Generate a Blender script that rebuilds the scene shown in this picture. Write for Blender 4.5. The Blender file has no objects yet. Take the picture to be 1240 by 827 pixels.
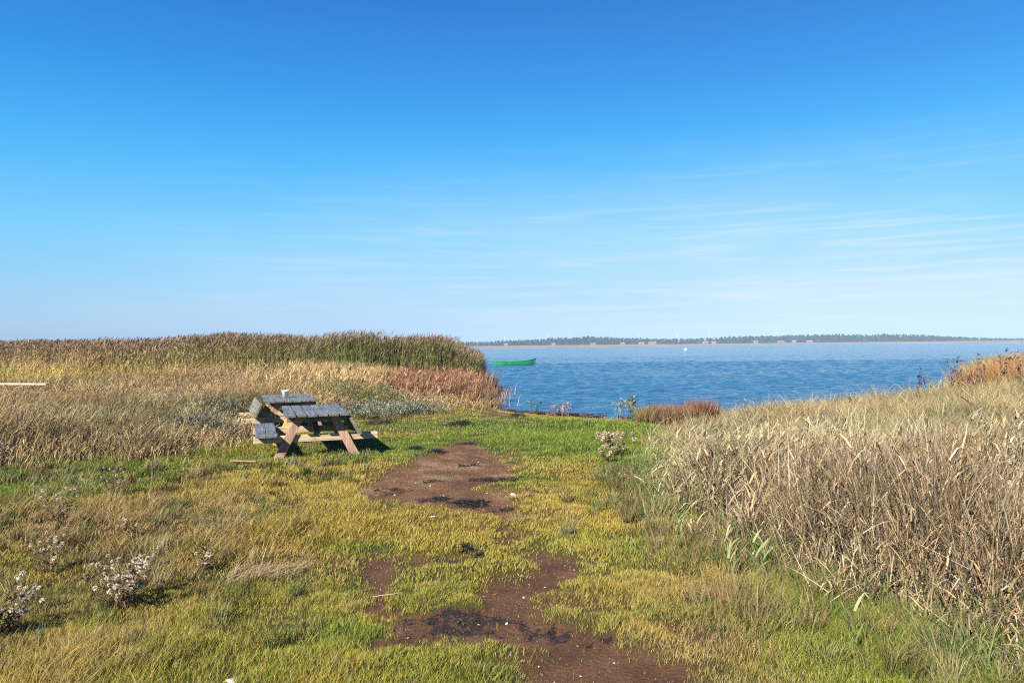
import bpy, math, random
import numpy as np
from math import radians as R, sin, cos, pi
from mathutils import Vector, Matrix

# ------------------------------------------------------------------ camera, sky, sun, exposure
scene = bpy.context.scene
C = scene.collection
CAMZ = 1.65
cam_d = bpy.data.cameras.new('camera'); cam_d.lens = 26.0; cam_d.sensor_width = 36.0
cam_d.clip_start = 0.05; cam_d.clip_end = 30000
cam = bpy.data.objects.new('camera', cam_d); C.objects.link(cam)
cam.matrix_world = (Matrix.Translation((0, 0, CAMZ)) @ Matrix.Rotation(R(90 + 0.29), 4, 'X')
                    @ Matrix.Rotation(R(-0.6), 4, 'Z'))
scene.camera = cam

SUN_EL = 36.0
SUN_AZ = 214.0          # clockwise from +Y (the view direction): behind the camera, to its left
sd = Vector((sin(R(SUN_AZ)) * cos(R(SUN_EL)), cos(R(SUN_AZ)) * cos(R(SUN_EL)), sin(R(SUN_EL))))
w = bpy.data.worlds.new('World'); scene.world = w; w.use_nodes = True
wt = w.node_tree; wt.nodes.clear()
def N(t, typ, **kw):
    n = t.nodes.new(typ)
    for k, v in kw.items(): setattr(n, k, v)
    return n
def L(t, a, b): t.links.new(a, b)
def mth(t, op, a, b=None, clamp=False):
    n = N(t, 'ShaderNodeMath', operation=op, use_clamp=clamp)
    for i, v in enumerate((a, b)):
        if v is None: continue
        if isinstance(v, (int, float)): n.inputs[i].default_value = v
        else: L(t, v, n.inputs[i])
    return n.outputs[0]
def ramp(t, fac, stops, interp='LINEAR'):
    n = N(t, 'ShaderNodeValToRGB'); n.color_ramp.interpolation = interp
    e = n.color_ramp.elements
    while len(e) < len(stops): e.new(0.5)
    for i, (p, c) in enumerate(stops):
        e[i].position = p
        e[i].color = (c, c, c, 1) if isinstance(c, (int, float)) else (*c, 1)
    L(t, fac, n.inputs[0]); return n.outputs[0]
def mixc(t, fac, a, b, mode='MIX'):
    n = N(t, 'ShaderNodeMix', data_type='RGBA', blend_type=mode)
    for i, v in ((0, fac), (6, a), (7, b)):
        if isinstance(v, (int, float)): n.inputs[i].default_value = v
        elif isinstance(v, tuple): n.inputs[i].default_value = (*v, 1)
        else: L(t, v, n.inputs[i])
    return n.outputs[2]
sky = N(wt, 'ShaderNodeTexSky', sky_type='NISHITA')
sky.sun_disc = False; sky.sun_elevation = R(SUN_EL); sky.sun_rotation = R(SUN_AZ)
sky.air_density = 1.0; sky.dust_density = 0.3; sky.ozone_density = 2.5; sky.altitude = 0
tc = N(wt, 'ShaderNodeTexCoord')
sx = N(wt, 'ShaderNodeSeparateXYZ'); L(wt, tc.outputs['Generated'], sx.inputs[0])
# the clear autumn blue measured over elevation, with the Nishita sky's own variation round the compass on top
LB = 2.75
def lin(r, g, b): return tuple((x / 255 / 12.92 if x < 11 else ((x / 255 + .055) / 1.055) ** 2.4) for x in (r, g, b))
grad = ramp(wt, sx.outputs[2], [(0.0, lin(180, 214, 236)), (0.035, lin(168, 212, 242)), (0.09, lin(138, 209, 250)), (0.14, lin(110, 205, 253)),
                                (0.235, lin(52, 180, 250)), (0.33, lin(20, 145, 234)), (0.42, lin(8, 118, 212)), (0.65, lin(10, 90, 190)), (1.0, lin(12, 75, 170))])
grad = mixc(wt, 1.0, grad, (LB, LB, LB), 'MULTIPLY')
post = mixc(wt, 0.04, grad, sky.outputs[0])
# thin cirrus low on the right
mp = N(wt, 'ShaderNodeMapping'); mp.inputs['Scale'].default_value = (3.0, 3.0, 60); mp.inputs['Rotation'].default_value = (0, R(-3), 0)
L(wt, tc.outputs['Generated'], mp.inputs[0])
n1 = N(wt, 'ShaderNodeTexNoise'); n1.inputs['Scale'].default_value = 1.6; n1.inputs['Detail'].default_value = 7
n1.inputs['Roughness'].default_value = 0.55; n1.inputs['Distortion'].default_value = 0.6; L(wt, mp.outputs[0], n1.inputs[0])
streak = ramp(wt, n1.outputs[0], [(0.50, 0.0), (0.72, 1.0)])
mp2 = N(wt, 'ShaderNodeMapping'); mp2.inputs['Scale'].default_value = (1.5, 1.5, 6); L(wt, tc.outputs['Generated'], mp2.inputs[0])
n2 = N(wt, 'ShaderNodeTexNoise'); n2.inputs['Scale'].default_value = 1.5; n2.inputs['Detail'].default_value = 3; L(wt, mp2.outputs[0], n2.inputs[0])
veil = ramp(wt, n2.outputs[0], [(0.3, 0.15), (0.7, 1.0)])
elev = ramp(wt, sx.outputs[2], [(0.0, 0.9), (0.05, 1.0), (0.13, 0.75), (0.20, 0.25), (0.27, 0.0)])
azr = ramp(wt, mth(wt, 'ADD', mth(wt, 'MULTIPLY', sx.outputs[0], 0.5), 0.5), [(0.22, 0.05), (0.45, 0.55), (0.70, 1.0)])
cl = mth(wt, 'MULTIPLY', mth(wt, 'MULTIPLY', elev, azr), mth(wt, 'ADD', mth(wt, 'MULTIPLY', streak, 0.45), mth(wt, 'MULTIPLY', veil, 0.72)), True)
skyc = mixc(wt, cl, post, (2.25, 2.48, 2.6))
bg = N(wt, 'ShaderNodeBackground'); bg.inputs['Strength'].default_value = 0.125; L(wt, skyc, bg.inputs[0])
w.cycles.sampling_method = 'NONE'
wo = N(wt, 'ShaderNodeOutputWorld'); L(wt, bg.outputs[0], wo.inputs[0])

sun_d = bpy.data.lights.new('sun', 'SUN'); sun_d.energy = 5.0; sun_d.angle = R(0.53); sun_d.color = (1.0, 0.94, 0.84)
sun = bpy.data.objects.new('sun', sun_d); C.objects.link(sun)
sun.rotation_euler = (-sd).to_track_quat('-Z', 'Y').to_euler(); sun.location = (-20, -20, 30)
vs = scene.view_settings
vs.view_transform = 'Standard'; vs.look = 'None'; vs.exposure = 1.55; vs.gamma = 1; vs.use_curve_mapping = False
cy = scene.cycles
cy.max_bounces = 5; cy.diffuse_bounces = 2; cy.glossy_bounces = 2; cy.transmission_bounces = 3; cy.volume_bounces = 0
cy.transparent_max_bounces = 4; cy.caustics_reflective = False; cy.caustics_refractive = False
cy.use_denoising = False; cy.use_adaptive_sampling = False; cy.pixel_filter_type = 'BLACKMAN_HARRIS'; cy.filter_width = 1.15; cy.sample_clamp_indirect = 4
scene.render.film_transparent = False

# ------------------------------------------------------------------ helpers
rng = np.random.default_rng(11)
random.seed(5)
def tag(o, label=None, cat=None, group=None, kind=None):
    if label: o['label'] = label
    if cat: o['category'] = cat
    if group: o['group'] = group
    if kind: o['kind'] = kind
    return o
def empty(name, loc, rz=0.0):
    o = bpy.data.objects.new(name, None); o.empty_display_size = 0.1; C.objects.link(o)
    o.location = loc; o.rotation_euler = (0, 0, rz); return o
def vnoise(x, y, seed=0):
    xi = np.floor(x).astype(np.int64); yi = np.floor(y).astype(np.int64)
    xf = x - xi; yf = y - yi
    def h(a, b):
        n = (a * 374761393 + b * 668265263 + seed * 974634777) & 0xffffffff
        n = ((n ^ (n >> 13)) * 1274126177) & 0xffffffff
        return ((n ^ (n >> 16)) & 0xffff) / 65535.0
    u = xf * xf * (3 - 2 * xf); v = yf * yf * (3 - 2 * yf)
    return (h(xi, yi) * (1 - u) + h(xi + 1, yi) * u) * (1 - v) + (h(xi, yi + 1) * (1 - u) + h(xi + 1, yi + 1) * u) * v
def fbm(x, y, s, seed=0, oct=4):
    r = 0; a = 1; t = 0
    for i in range(oct):
        r = r + a * vnoise(x * s + 17.3 * i, y * s - 9.1 * i, seed + i); t += a; a *= 0.5; s *= 2.1
    return r / t
def sstep(a, b, x):
    t = np.clip((x - a) / (b - a), 0, 1); return t * t * (3 - 2 * t)
def sdf(x, y, poly):
    """signed distance to a polygon, negative inside"""
    p = np.array(poly, float); q = np.roll(p, -1, 0)
    d2 = np.full(x.shape, 1e18); ins = np.zeros(x.shape, bool)
    for (ax, ay), (bx, by) in zip(p, q):
        ex, ey = bx - ax, by - ay
        t = np.clip(((x - ax) * ex + (y - ay) * ey) / (ex * ex + ey * ey + 1e-12), 0, 1)
        d2 = np.minimum(d2, (x - ax - t * ex) ** 2 + (y - ay - t * ey) ** 2)
        c = ((ay > y) != (by > y)) & (x < (bx - ax) * (y - ay) / ((by - ay) if by != ay else 1e-12) + ax)
        ins ^= c
    d = np.sqrt(d2); return np.where(ins, -d, d)

def np_mesh(name, verts, faces_q=None, faces_t=None, col=None, mat=None, attrs=None, smooth=False):
    me = bpy.data.meshes.new(name)
    nq = 0 if faces_q is None else len(faces_q); nt = 0 if faces_t is None else len(faces_t)
    me.vertices.add(len(verts)); me.vertices.foreach_set('co', np.ascontiguousarray(verts, np.float32).ravel())
    idx = []; st = []
    if nq: idx.append(np.asarray(faces_q, np.int32).ravel()); st.append(np.arange(nq, dtype=np.int32) * 4)
    if nt: idx.append(np.asarray(faces_t, np.int32).ravel()); st.append(nq * 4 + np.arange(nt, dtype=np.int32) * 3)
    idx = np.concatenate(idx); st = np.concatenate(st)
    me.loops.add(len(idx)); me.loops.foreach_set('vertex_index', idx)
    me.polygons.add(nq + nt); me.polygons.foreach_set('loop_start', st)
    if smooth: me.polygons.foreach_set('use_smooth', np.ones(nq + nt, bool))
    if col is not None:
        a = me.color_attributes.new('Col', 'FLOAT_COLOR', 'POINT')
        c4 = np.ones((len(verts), 4), np.float32); c4[:, :3] = col
        a.data.foreach_set('color', c4.ravel())
    for k, v in (attrs or {}).items():
        a = me.attributes.new(k, 'FLOAT', 'POINT'); a.data.foreach_set('value', np.asarray(v, np.float32))
    me.update(calc_edges=True)
    if mat: me.materials.append(mat)
    return me
def link(name, me, parent=None):
    o = bpy.data.objects.new(name, me); C.objects.link(o)
    if parent: o.parent = parent
    return o

ALB = 0.70          # one scale on all plant colours, to keep them at real-world reflectance
class Blades:
    """collects curved tapering ribbons (grass blades, stems, leaves) into one mesh"""
    def __init__(s, cap=0.40): s.cap = cap; s.v = []; s.q = []; s.t = []; s.c = []; s.n = 0
    def add(s, P, H, W, cb, ct, seg=2, az=None, lean=0.3, droop=0.0, power=1.7, face=None, belly=0.0, cm=None):
        n = len(P)
        if n == 0: return
        cb, ct = (q * ALB * np.minimum(1, s.cap / (ALB * q.max(-1, keepdims=True))) for q in (np.asarray(cb), np.asarray(ct))); cm = None if cm is None else np.asarray(cm) * ALB
        H = np.broadcast_to(H, n); W = np.broadcast_to(W, n); lean = np.broadcast_to(lean, n); droop = np.broadcast_to(droop, n)
        az = rng.uniform(0, 2 * pi, n) if az is None else np.broadcast_to(az, n)
        face = rng.uniform(0, 2 * pi, n) if face is None else np.broadcast_to(face, n)
        wx, wy = np.cos(face), np.sin(face)
        cb = np.broadcast_to(cb, (n, 3)); ct = np.broadcast_to(ct, (n, 3))
        k = 2 * seg + 1
        V = np.zeros((n, k, 3)); K = np.zeros((n, k, 3))
        for i in range(seg + 1):
            t = i / seg
            off = H * lean * t ** power
            z = H * (t - droop * t ** 3)
            cx = P[:, 0] + np.cos(az) * off; cyy = P[:, 1] + np.sin(az) * off; cz = P[:, 2] + z
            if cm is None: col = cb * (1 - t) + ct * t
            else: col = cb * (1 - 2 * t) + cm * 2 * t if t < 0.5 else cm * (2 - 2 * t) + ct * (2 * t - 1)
            if i < seg:
                ww = W * 0.5 * ((1 - t ** 2) + belly * sin(pi * t))
                for j, sgn in ((0, -1), (1, 1)):
                    V[:, 2 * i + j, 0] = cx + sgn * wx * ww; V[:, 2 * i + j, 1] = cyy + sgn * wy * ww; V[:, 2 * i + j, 2] = cz
                    K[:, 2 * i + j] = col
            else:
                V[:, k - 1, 0] = cx; V[:, k - 1, 1] = cyy; V[:, k - 1, 2] = cz; K[:, k - 1] = col
        base = s.n + np.arange(n) * k
        for i in range(seg - 1):
            a = base + 2 * i
            s.q.append(np.stack([a, a + 1, a + 3, a + 2], 1))
        a = base + 2 * (seg - 1)
        s.t.append(np.stack([a, a + 1, a + 2], 1))
        s.v.append(V.reshape(-1, 3)); s.c.append(K.reshape(-1, 3)); s.n += n * k
    def mesh(s, name, mat, origin=(0, 0, 0)):
        v = np.concatenate(s.v) - np.array(origin)
        return np_mesh(name, v, np.concatenate(s.q) if s.q else None, np.concatenate(s.t), np.concatenate(s.c), mat)

def col(*c): return np.array(c, float)
def cmix(a, b, t): return a * (1 - t[:, None]) + b * t[:, None]

# ------------------------------------------------------------------ materials
def new_mat(name):
    m = bpy.data.materials.new(name); m.use_nodes = True; t = m.node_tree; t.nodes.clear()
    o = N(t, 'ShaderNodeOutputMaterial'); return m, t, o
def princ(t, o, color=None, rough=0.7, spec=0.3, metallic=0.0):
    b = N(t, 'ShaderNodeBsdfPrincipled'); b.inputs['Roughness'].default_value = rough
    b.inputs['Specular IOR Level'].default_value = spec; b.inputs['Metallic'].default_value = metallic
    if isinstance(color, tuple): b.inputs['Base Color'].default_value = (*color, 1)
    elif color is not None: L(t, color, b.inputs['Base Color'])
    L(t, b.outputs[0], o.inputs['Surface']); return b
def blade_mat(name, transl=0.3, rough=0.55, spec=0.25):
    m, t, o = new_mat(name)
    a = N(t, 'ShaderNodeAttribute', attribute_name='Col')
    b = princ(t, o, a.outputs['Color'], rough, spec)
    tr = N(t, 'ShaderNodeBsdfTranslucent'); L(t, a.outputs['Color'], tr.inputs[0])
    mx = N(t, 'ShaderNodeMixShader'); mx.inputs[0].default_value = transl
    L(t, b.outputs[0], mx.inputs[1]); L(t, tr.outputs[0], mx.inputs[2]); L(t, mx.outputs[0], o.inputs['Surface'])
    return m
M_GRASS = blade_mat('grass blades', 0.18, 0.6, 0.1)
M_STRAW = blade_mat('dry straw', 0.10, 0.75, 0.1)
M_LEAF = blade_mat('leaves', 0.3)
def noise_mat(name, c1, c2, scale=20, rough=0.7, spec=0.3, bump=0.0, detail=5, coord='Object'):
    m, t, o = new_mat(name)
    tc = N(t, 'ShaderNodeTexCoord'); n = N(t, 'ShaderNodeTexNoise'); n.inputs['Scale'].default_value = scale; n.inputs['Detail'].default_value = detail
    L(t, tc.outputs[coord], n.inputs[0])
    b = princ(t, o, ramp(t, n.outputs[0], [(0.3, c1), (0.7, c2)]), rough, spec)
    if bump:
        bp = N(t, 'ShaderNodeBump'); bp.inputs['Strength'].default_value = 0.6; bp.inputs['Distance'].default_value = bump
        L(t, n.outputs[0], bp.inputs['Height']); L(t, bp.outputs[0], b.inputs['Normal'])
    return m

def wood_mat(name, c_dark, c_mid, c_light, along='Y', wet=0.0):
    """weathered timber: long grain, knots, blotches"""
    m, t, o = new_mat(name)
    tc = N(t, 'ShaderNodeTexCoord'); mp = N(t, 'ShaderNodeMapping')
    sc = {'X': (1.5, 40, 40), 'Y': (40, 1.5, 40), 'Z': (40, 40, 1.5)}[along]
    mp.inputs['Scale'].default_value = sc; L(t, tc.outputs['Object'], mp.inputs[0])
    n = N(t, 'ShaderNodeTexNoise'); n.inputs['Scale'].default_value = 1.0; n.inputs['Detail'].default_value = 7; n.inputs['Distortion'].default_value = 0.5
    L(t, mp.outputs[0], n.inputs[0])
    n2 = N(t, 'ShaderNodeTexNoise'); n2.inputs['Scale'].default_value = 6; n2.inputs['Detail'].default_value = 4; L(t, tc.outputs['Object'], n2.inputs[0])
    c = ramp(t, n.outputs[0], [(0.28, c_dark), (0.5, c_mid), (0.72, c_light)])
    c = mixc(t, mth(t, 'MULTIPLY', ramp(t, n2.outputs[0], [(0.5, 0.0), (0.68, 1.0)]), 0.55), c, c_dark)
    b = princ(t, o, c, 0.62 - wet, 0.35)
    bp = N(t, 'ShaderNodeBump'); bp.inputs['Strength'].default_value = 0.7; bp.inputs['Distance'].default_value = 0.006
    L(t, n.outputs[0], bp.inputs['Height']); L(t, bp.outputs[0], b.inputs['Normal'])
    return m
M_TOP = wood_mat('weathered grey boards', (0.035, 0.034, 0.033), (0.105, 0.105, 0.103), (0.21, 0.205, 0.20), 'Y', 0.15)
M_OLD = wood_mat('lichen grey boards', (0.045, 0.04, 0.03), (0.14, 0.13, 0.095), (0.23, 0.21, 0.16), 'Y')
M_LEG = wood_mat('brown timber legs', (0.15, 0.08, 0.05), (0.33, 0.21, 0.14), (0.44, 0.31, 0.21), 'Z')
M_LEGO = wood_mat('orange timber legs', (0.30, 0.15, 0.06), (0.50, 0.27, 0.10), (0.58, 0.36, 0.16), 'Z')
M_BEAM = wood_mat('pale timber beams', (0.20, 0.14, 0.08), (0.38, 0.29, 0.18), (0.48, 0.38, 0.26), 'X')

# ------------------------------------------------------------------ ground shape and zones (world metres)
WATER = -0.35
SH = np.array([(-4000, 4000), (-200, 400), (-60, 160), (-30, 90), (-12, 36), (-6, 28), (-3, 25.6), (-0.8, 23.7), (0.46, 21.9), (1.84, 20.9), (3.04, 19.7), (3.7, 19.4),
               (6, 19.3), (9, 20), (13, 24), (18, 31), (28, 48), (65, 95), (130, 150), (400, 330), (4000, 800)])
def shore_d(x, y):
    ys = np.interp(x, SH[:, 0], SH[:, 1])
    return (ys - y) + 0.35 * (fbm(x, y, 0.9, 91, 3) - 0.5) * (np.abs(y) < 100)
D1 = [(-1.84, 8.6), (-1.61, 10.0), (-1.33, 11.2), (-1.0, 13.0), (-0.78, 13.0), (-0.35, 11.5), (0.01, 10.27), (-0.07, 8.9), (-0.42, 8.6), (0.05, 8.0), (0.02, 7.05), (-0.35, 7.5), (-0.88, 7.75), (-1.46, 8.0)]
D2 = [(0.09, 6.28), (0.28, 6.0), (0.58, 5.53), (0.40, 5.24), (0.23, 5.03), (0.20, 4.66), (0.28, 4.43), (0.46, 4.25), (0.66, 4.13), (0.80, 3.86), (0.80, 3.0), (0.55, 2.2), (0.02, 2.4), (0.02, 3.6), (0.0, 3.8), (0.07, 4.05), (-0.16, 4.2), (-0.49, 4.18), (-0.69, 3.98), (-0.85, 4.1), (-0.66, 4.5), (-0.33, 4.64), (-0.13, 5.1), (0.08, 5.44)]
D3 = [(-1.22, 5.69), (-1.0, 5.92), (-0.86, 5.68), (-0.78, 5.01), (-0.62, 4.55), (-0.74, 4.35), (-0.95, 4.63)]
D4 = [(-0.75, 13.2), (0.4, 15.2), (0.9, 19.2), (0.2, 20.2), (-0.9, 19.4), (-1.1, 15)]          # worn trail to the shore
WET = [(-0.72, 4.60), (-0.42, 4.70), (-0.12, 4.70), (0.12, 4.44), (0.34, 4.34), (0.64, 4.26), (0.55, 4.10), (0.3, 4.10), (-0.02, 4.24), (-0.3, 4.28), (-0.66, 4.26)]
WET2 = [(-1.85, 8.5), (-1.5, 8.95), (-0.9, 8.7), (-0.35, 8.0), (0.0, 7.5), (0.0, 7.05), (-0.35, 7.5), (-0.88, 7.75), (-1.46, 8.0)]
RT = [(5.2, 17.9), (4.5, 15.6), (3.3, 14.2), (2.45, 12.0), (2.05, 10.28), (1.72, 8.04), (1.8, 7.07), (1.93, 6.17), (2.1, 5.57), (2.19, 5.09), (2.52, 4.6), (2.70, 4.2), (2.82, 3.77), (2.95, 3.2), (3.0, 1.5), (3.2, -1), (60, -1), (120, 140), (60, 88), (28, 46), (18, 30), (13, 23.5), (9, 19.6), (6, 18.8), (4.5, 18.9)]
LT = [(-10.5, 7.5), (-8.6, 10.2), (-7.98, 11.3), (-6.81, 10.9), (-6.4, 11.8), (-5.4, 10.9), (-5.26, 11.9), (-5.05, 13.2), (-5.9, 15.8), (-4.6, 17.4), (-3.39, 19.4), (-0.9, 20.3), (-0.6, 22.5), (-0.9, 28.0), (-12, 60), (-60, 200), (-300, 200), (-300, 7.5)]
def warp(x, y, amp=0.35, s=1.1, seed=40):
    return x + amp * (fbm(x, y, s, seed) - 0.5) * 2, y + amp * (fbm(x, y, s, seed + 7) - 0.5) * 2
def dirt(x, y):
    wx, wy = warp(x, y, 0.16, 3.2, 50); wx, wy = warp(wx, wy, 0.17, 7.5, 55)
    d = np.minimum(np.minimum(sdf(wx, wy, D1), sdf(wx, wy, D2)), sdf(wx, wy, D3) + 0.05)
    m = 1 - sstep(-0.22, 0.20, d)
    wx, wy = warp(x, y, 0.5, 1.3, 70)
    m4 = (1 - sstep(-0.4, 0.3, sdf(wx, wy, D4))) * sstep(0.46, 0.62, fbm(x, y, 1.6, 33))
    thin_ = 0.55 * sstep(0.57, 0.68, fbm(x, y, 1.9, 37)) * np.exp(-((x + .2) / 1.6) ** 2) * (y < 13)
    return np.maximum(np.maximum(m, m4 * 0.85), thin_)
def wet(x, y):
    wx, wy = warp(x, y, 0.12, 4.5, 60)
    d = sdf(wx, wy, WET); a = 1 - sstep(-0.06, 0.05, d)
    b = (1 - sstep(-0.1, 0.15, sdf(wx, wy, WET2))) * sstep(0.5, 0.66, fbm(x, y, 5.0, 61))
    return np.maximum(a * sstep(0.40, 0.50, fbm(x, y, 7, 62)), b * 0.8)
def tall_r(x, y):
    wx, wy = warp(x, y, 0.38, 1.7, 80); wx, wy = warp(wx, wy, 0.12, 6, 82); return sdf(wx, wy, RT)
def tall_l(x, y):
    wx, wy = warp(x, y, 0.45, 0.8, 84); return sdf(wx, wy, LT)
def height(x, y):
    d = shore_d(x, y)
    z = WATER * (1 - sstep(0.0, 6.0, d)) + 0.0
    z = np.where(d < 0, WATER + np.maximum(d * 0.18, -1.4), z)
    near = (np.abs(x) < 80) & (y < 80)
    z = z + np.where(near & (d > 0), 0.10 * (fbm(x, y, 0.45, 3, 3) - 0.5) * sstep(0, 4, d), 0)
    return z
def micro(x, y):
    """small relief: hummocks of turf, and the bare earth a little sunk"""
    dm = dirt(x, y)
    z = (0.05 * (fbm(x, y, 2.2, 12, 3) - 0.5) + 0.035 * (fbm(x, y, 6.0, 13, 2) - 0.5)) * (1 - dm) - 0.035 * dm + 0.022 * (fbm(x, y, 9, 15, 4) - 0.5) * dm
    wt_ = wet(x, y); return z - 0.012 * wt_ + 0.06 * (fbm(x, y, 17, 18, 4) - 0.5) * wt_
def gz(x, y):
    x = np.atleast_1d(np.asarray(x, float)); y = np.atleast_1d(np.asarray(y, float))
    return height(x, y) + np.where(y < 22, micro(x, y), 0)
def gz1(x, y): return float(gz(x, y)[0])

# green, ochre and brown patches of the turf: (x, y, radius, green, ochre, brown)
PATCH = [(1.2, 13.8, 2.0, 1.5, -1., -.5), (2.2, 10.8, .8, 1.2, -.8, -.3), (1.9, 8.2, .6, 1., -.5, -.2), (1.0, 11.6, .7, .6, -.4, -.2), (2.4, 12.0, 1.0, 1.2, -.8, -.3), (1.5, 17.0, 1.5, .8, -.4, -.2), (1.75, 9.2, .7, .8, -.4, 0), (1.5, 7.2, .45, .7, -.3, 0), (-7.2, 9.0, 1.3, .7, -.4, 0), (-6.2, 8.6, 1.0, .4, -.2, 0), (1.7, 13.2, 1.7, 1.0, -.6, -.3), (1.2, 15.5, 1.3, 1.0, -.5, -.3), (2.2, 15.2, 1.0, 1, -.5, -.3), (0.2, 18.5, 2.0, .15, .3, 0), (-1.8, 12.6, 0.8, .8, -.4, 0), (-2.2, 15.5, 1.2, .8, -.4, 0),
         (-5.8, 9.6, 1.7, .6, -.3, 0), (-8.5, 9.5, 1.6, .8, -.4, 0), (-3.7, 11.7, 1.0, .6, -.2, 0), (-2.4, 9.2, 1.3, -.7, 1.0, -.2), (-1.5, 6.9, 0.9, -.5, .75, 0), (-0.4, 6.3, 0.6, .15, .35, 0),
         (0.65, 7.5, 1.0, -.3, .5, .1), (1.0, 9.0, 0.8, -.2, .4, 0), (1.3, 8.0, .5, .2, 0, 0), (1.4, 6.0, 0.6, .6, 0, 0), (2.1, 4.0, 0.9, 1.0, -.4, .2), (1.7, 4.7, .5, .7, -.3, .1), (1.2, 5.0, 0.5, -.3, .3, .6), (0.9, 3.9, .6, -.2, .2, .5),
         (-3.2, 7.2, 1.3, -.2, -.2, .7), (-2.5, 6.2, 0.8, -.1, .1, .35), (-4.6, 7.0, 1.3, -.1, -.1, .5), (-2.8, 4.8, 1.0, .0, -.1, .5), (-1.6, 4.3, 0.8, .35, .2, -.2), (-2.4, 3.8, .9, .1, .2, .2), (-1.35, 6.1, .35, .7, -.3, 0),
         (-0.5, 5.3, .5, .3, .1, 0), (0.9, 4.8, .5, .0, .2, .1), (-0.4, 3.8, .5, .15, .3, 0), (0, 11.5, .8, .1, .3, 0)]
def turf_w(x, y):
    g = 0.42 + 1.3 * (fbm(x, y, 0.8, 21) - 0.5) + 0.9 * (fbm(x, y, 3.1, 22) - 0.5)
    o = 0.50 + 1.3 * (fbm(x, y, 0.9, 25) - 0.5) + 0.9 * (fbm(x, y, 3.5, 26) - 0.5)
    b = 0.16 + 0.9 * (fbm(x, y, 1.1, 28) - 0.5) + 0.7 * (fbm(x, y, 4.0, 29) - 0.5)
    for (px, py, r, a1, a2, a3) in PATCH:
        k = np.exp(-((x - px) ** 2 + (y - py) ** 2) / (r * r)); g = g + k * a1; o = o + k * a2; b = b + k * a3
    g = np.clip(g, 0.02, 2) ** 1.6; o = np.clip(o, 0.02, 2) ** 1.6; b = np.clip(b, 0.0, 2) ** 1.6
    s = g + o + b; return g / s, o / s, b / s
G_G = col(0.155, 0.22, 0.024); G_O = col(0.43, 0.32, 0.055); G_B = col(0.34, 0.225, 0.09)

# ------------------------------------------------------------------ ground
def axis(parts):
    out = []
    for a, b, s in parts: out.append(np.arange(a, b, s))
    return np.concatenate(out)
gx = np.concatenate([[-6000, -3000, -1500, -800, -400, -200, -120, -80, -60, -45, -35, -28, -23, -19, -16, -13.5], np.arange(-12, -2, 0.06), np.arange(-2, 1.2, 0.022), np.arange(1.2, 10, 0.06),
                     [10.5, 11.2, 12, 13, 14, 16, 18, 21, 25, 30, 38, 50, 65, 90, 130, 200, 400, 800, 1500, 3000, 6000]])
gy = np.concatenate([[-3000, -1000, -300, -100, -40, -15, -6, -3, -1, 0, 1], np.arange(2, 6.5, 0.025), np.arange(6.5, 9.5, 0.04), np.arange(9.5, 24, 0.08), np.arange(24, 34, 0.4),
                     [35, 37, 40, 44, 50, 58, 70, 90, 120, 160, 250, 400, 800, 1600, 3000, 6000]])
X, Y = np.meshgrid(gx, gy); Xf, Yf = X.ravel(), Y.ravel()
Z = gz(Xf, Yf)
g, o_, b_ = turf_w(Xf, Yf)
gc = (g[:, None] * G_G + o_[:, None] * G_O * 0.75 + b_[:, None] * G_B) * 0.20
tl = sstep(0.2, -0.2, np.minimum(tall_l(Xf, Yf), tall_r(Xf, Yf)))
gc = gc * (1 - tl[:, None]) + col(0.13, 0.095, 0.055) * tl[:, None]
nx, ny = len(gx), len(gy)
ii = (np.arange(ny - 1)[:, None] * nx + np.arange(nx - 1)[None]).ravel()
Fq = np.stack([ii, ii + 1, ii + nx + 1, ii + nx], 1)
m, t, o = new_mat('turf and bare earth')
a = N(t, 'ShaderNodeAttribute', attribute_name='Col'); da = N(t, 'ShaderNodeAttribute', attribute_name='dirt'); wa = N(t, 'ShaderNodeAttribute', attribute_name='wet')
tc = N(t, 'ShaderNodeTexCoord')
def tn(scale, det=6, rgh=0.6):
    n = N(t, 'ShaderNodeTexNoise'); n.inputs['Scale'].default_value = scale; n.inputs['Detail'].default_value = det; n.inputs['Roughness'].default_value = rgh
    L(t, tc.outputs['Object'], n.inputs[0]); return n.outputs[0]
nA, nB, nC = tn(2.2), tn(38, 6, 0.7), tn(140, 3)
earth = ramp(t, nA, [(0.3, (0.062, 0.029, 0.012)), (0.5, (0.118, 0.054, 0.022)), (0.66, (0.165, 0.085, 0.040))])
da2 = N(t, 'ShaderNodeAttribute', attribute_name='dry')
earth = mixc(t, da2.outputs['Fac'], earth, ramp(t, tn(1.3), [(0.35, (0.10, 0.05, 0.022)), (0.52, (0.185, 0.088, 0.036)), (0.62, (0.27, 0.17, 0.095))]))
earth = mixc(t, ramp(t, nB, [(0.35, 0.0), (0.65, 1.0)]), mixc(t, 1.0, earth, (0.55, 0.52, 0.5), 'MULTIPLY'), earth)
peb = ramp(t, nC, [(0.70, 0.0), (0.76, 1.0)])
earth = mixc(t, mth(t, 'MULTIPLY', peb, 0.6), earth, (0.46, 0.36, 0.27))
earth = mixc(t, mth(t, 'MULTIPLY', ramp(t, tn(9, 5, .7), [(0.52, 0.0), (0.66, 1.0)]), 0.45), earth, (0.07, 0.045, 0.03))
wsh = ramp(t, mth(t, 'ADD', wa.outputs['Fac'], mth(t, 'MULTIPLY', mth(t, 'SUBTRACT', tn(16, 6, .8), 0.5), 3.0)), [(0.80, 0.0), (0.95, 1.0)])
earth = mixc(t, mth(t, 'MULTIPLY', wsh, 0.92), earth, (0.014, 0.011, 0.009))
dm = ramp(t, mth(t, 'ADD', da.outputs['Fac'], mth(t, 'MULTIPLY', mth(t, 'SUBTRACT', nB, 0.5), 0.7)), [(0.30, 0.0), (0.60, 1.0)])
fin = mixc(t, dm, a.outputs['Color'], earth)
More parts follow.
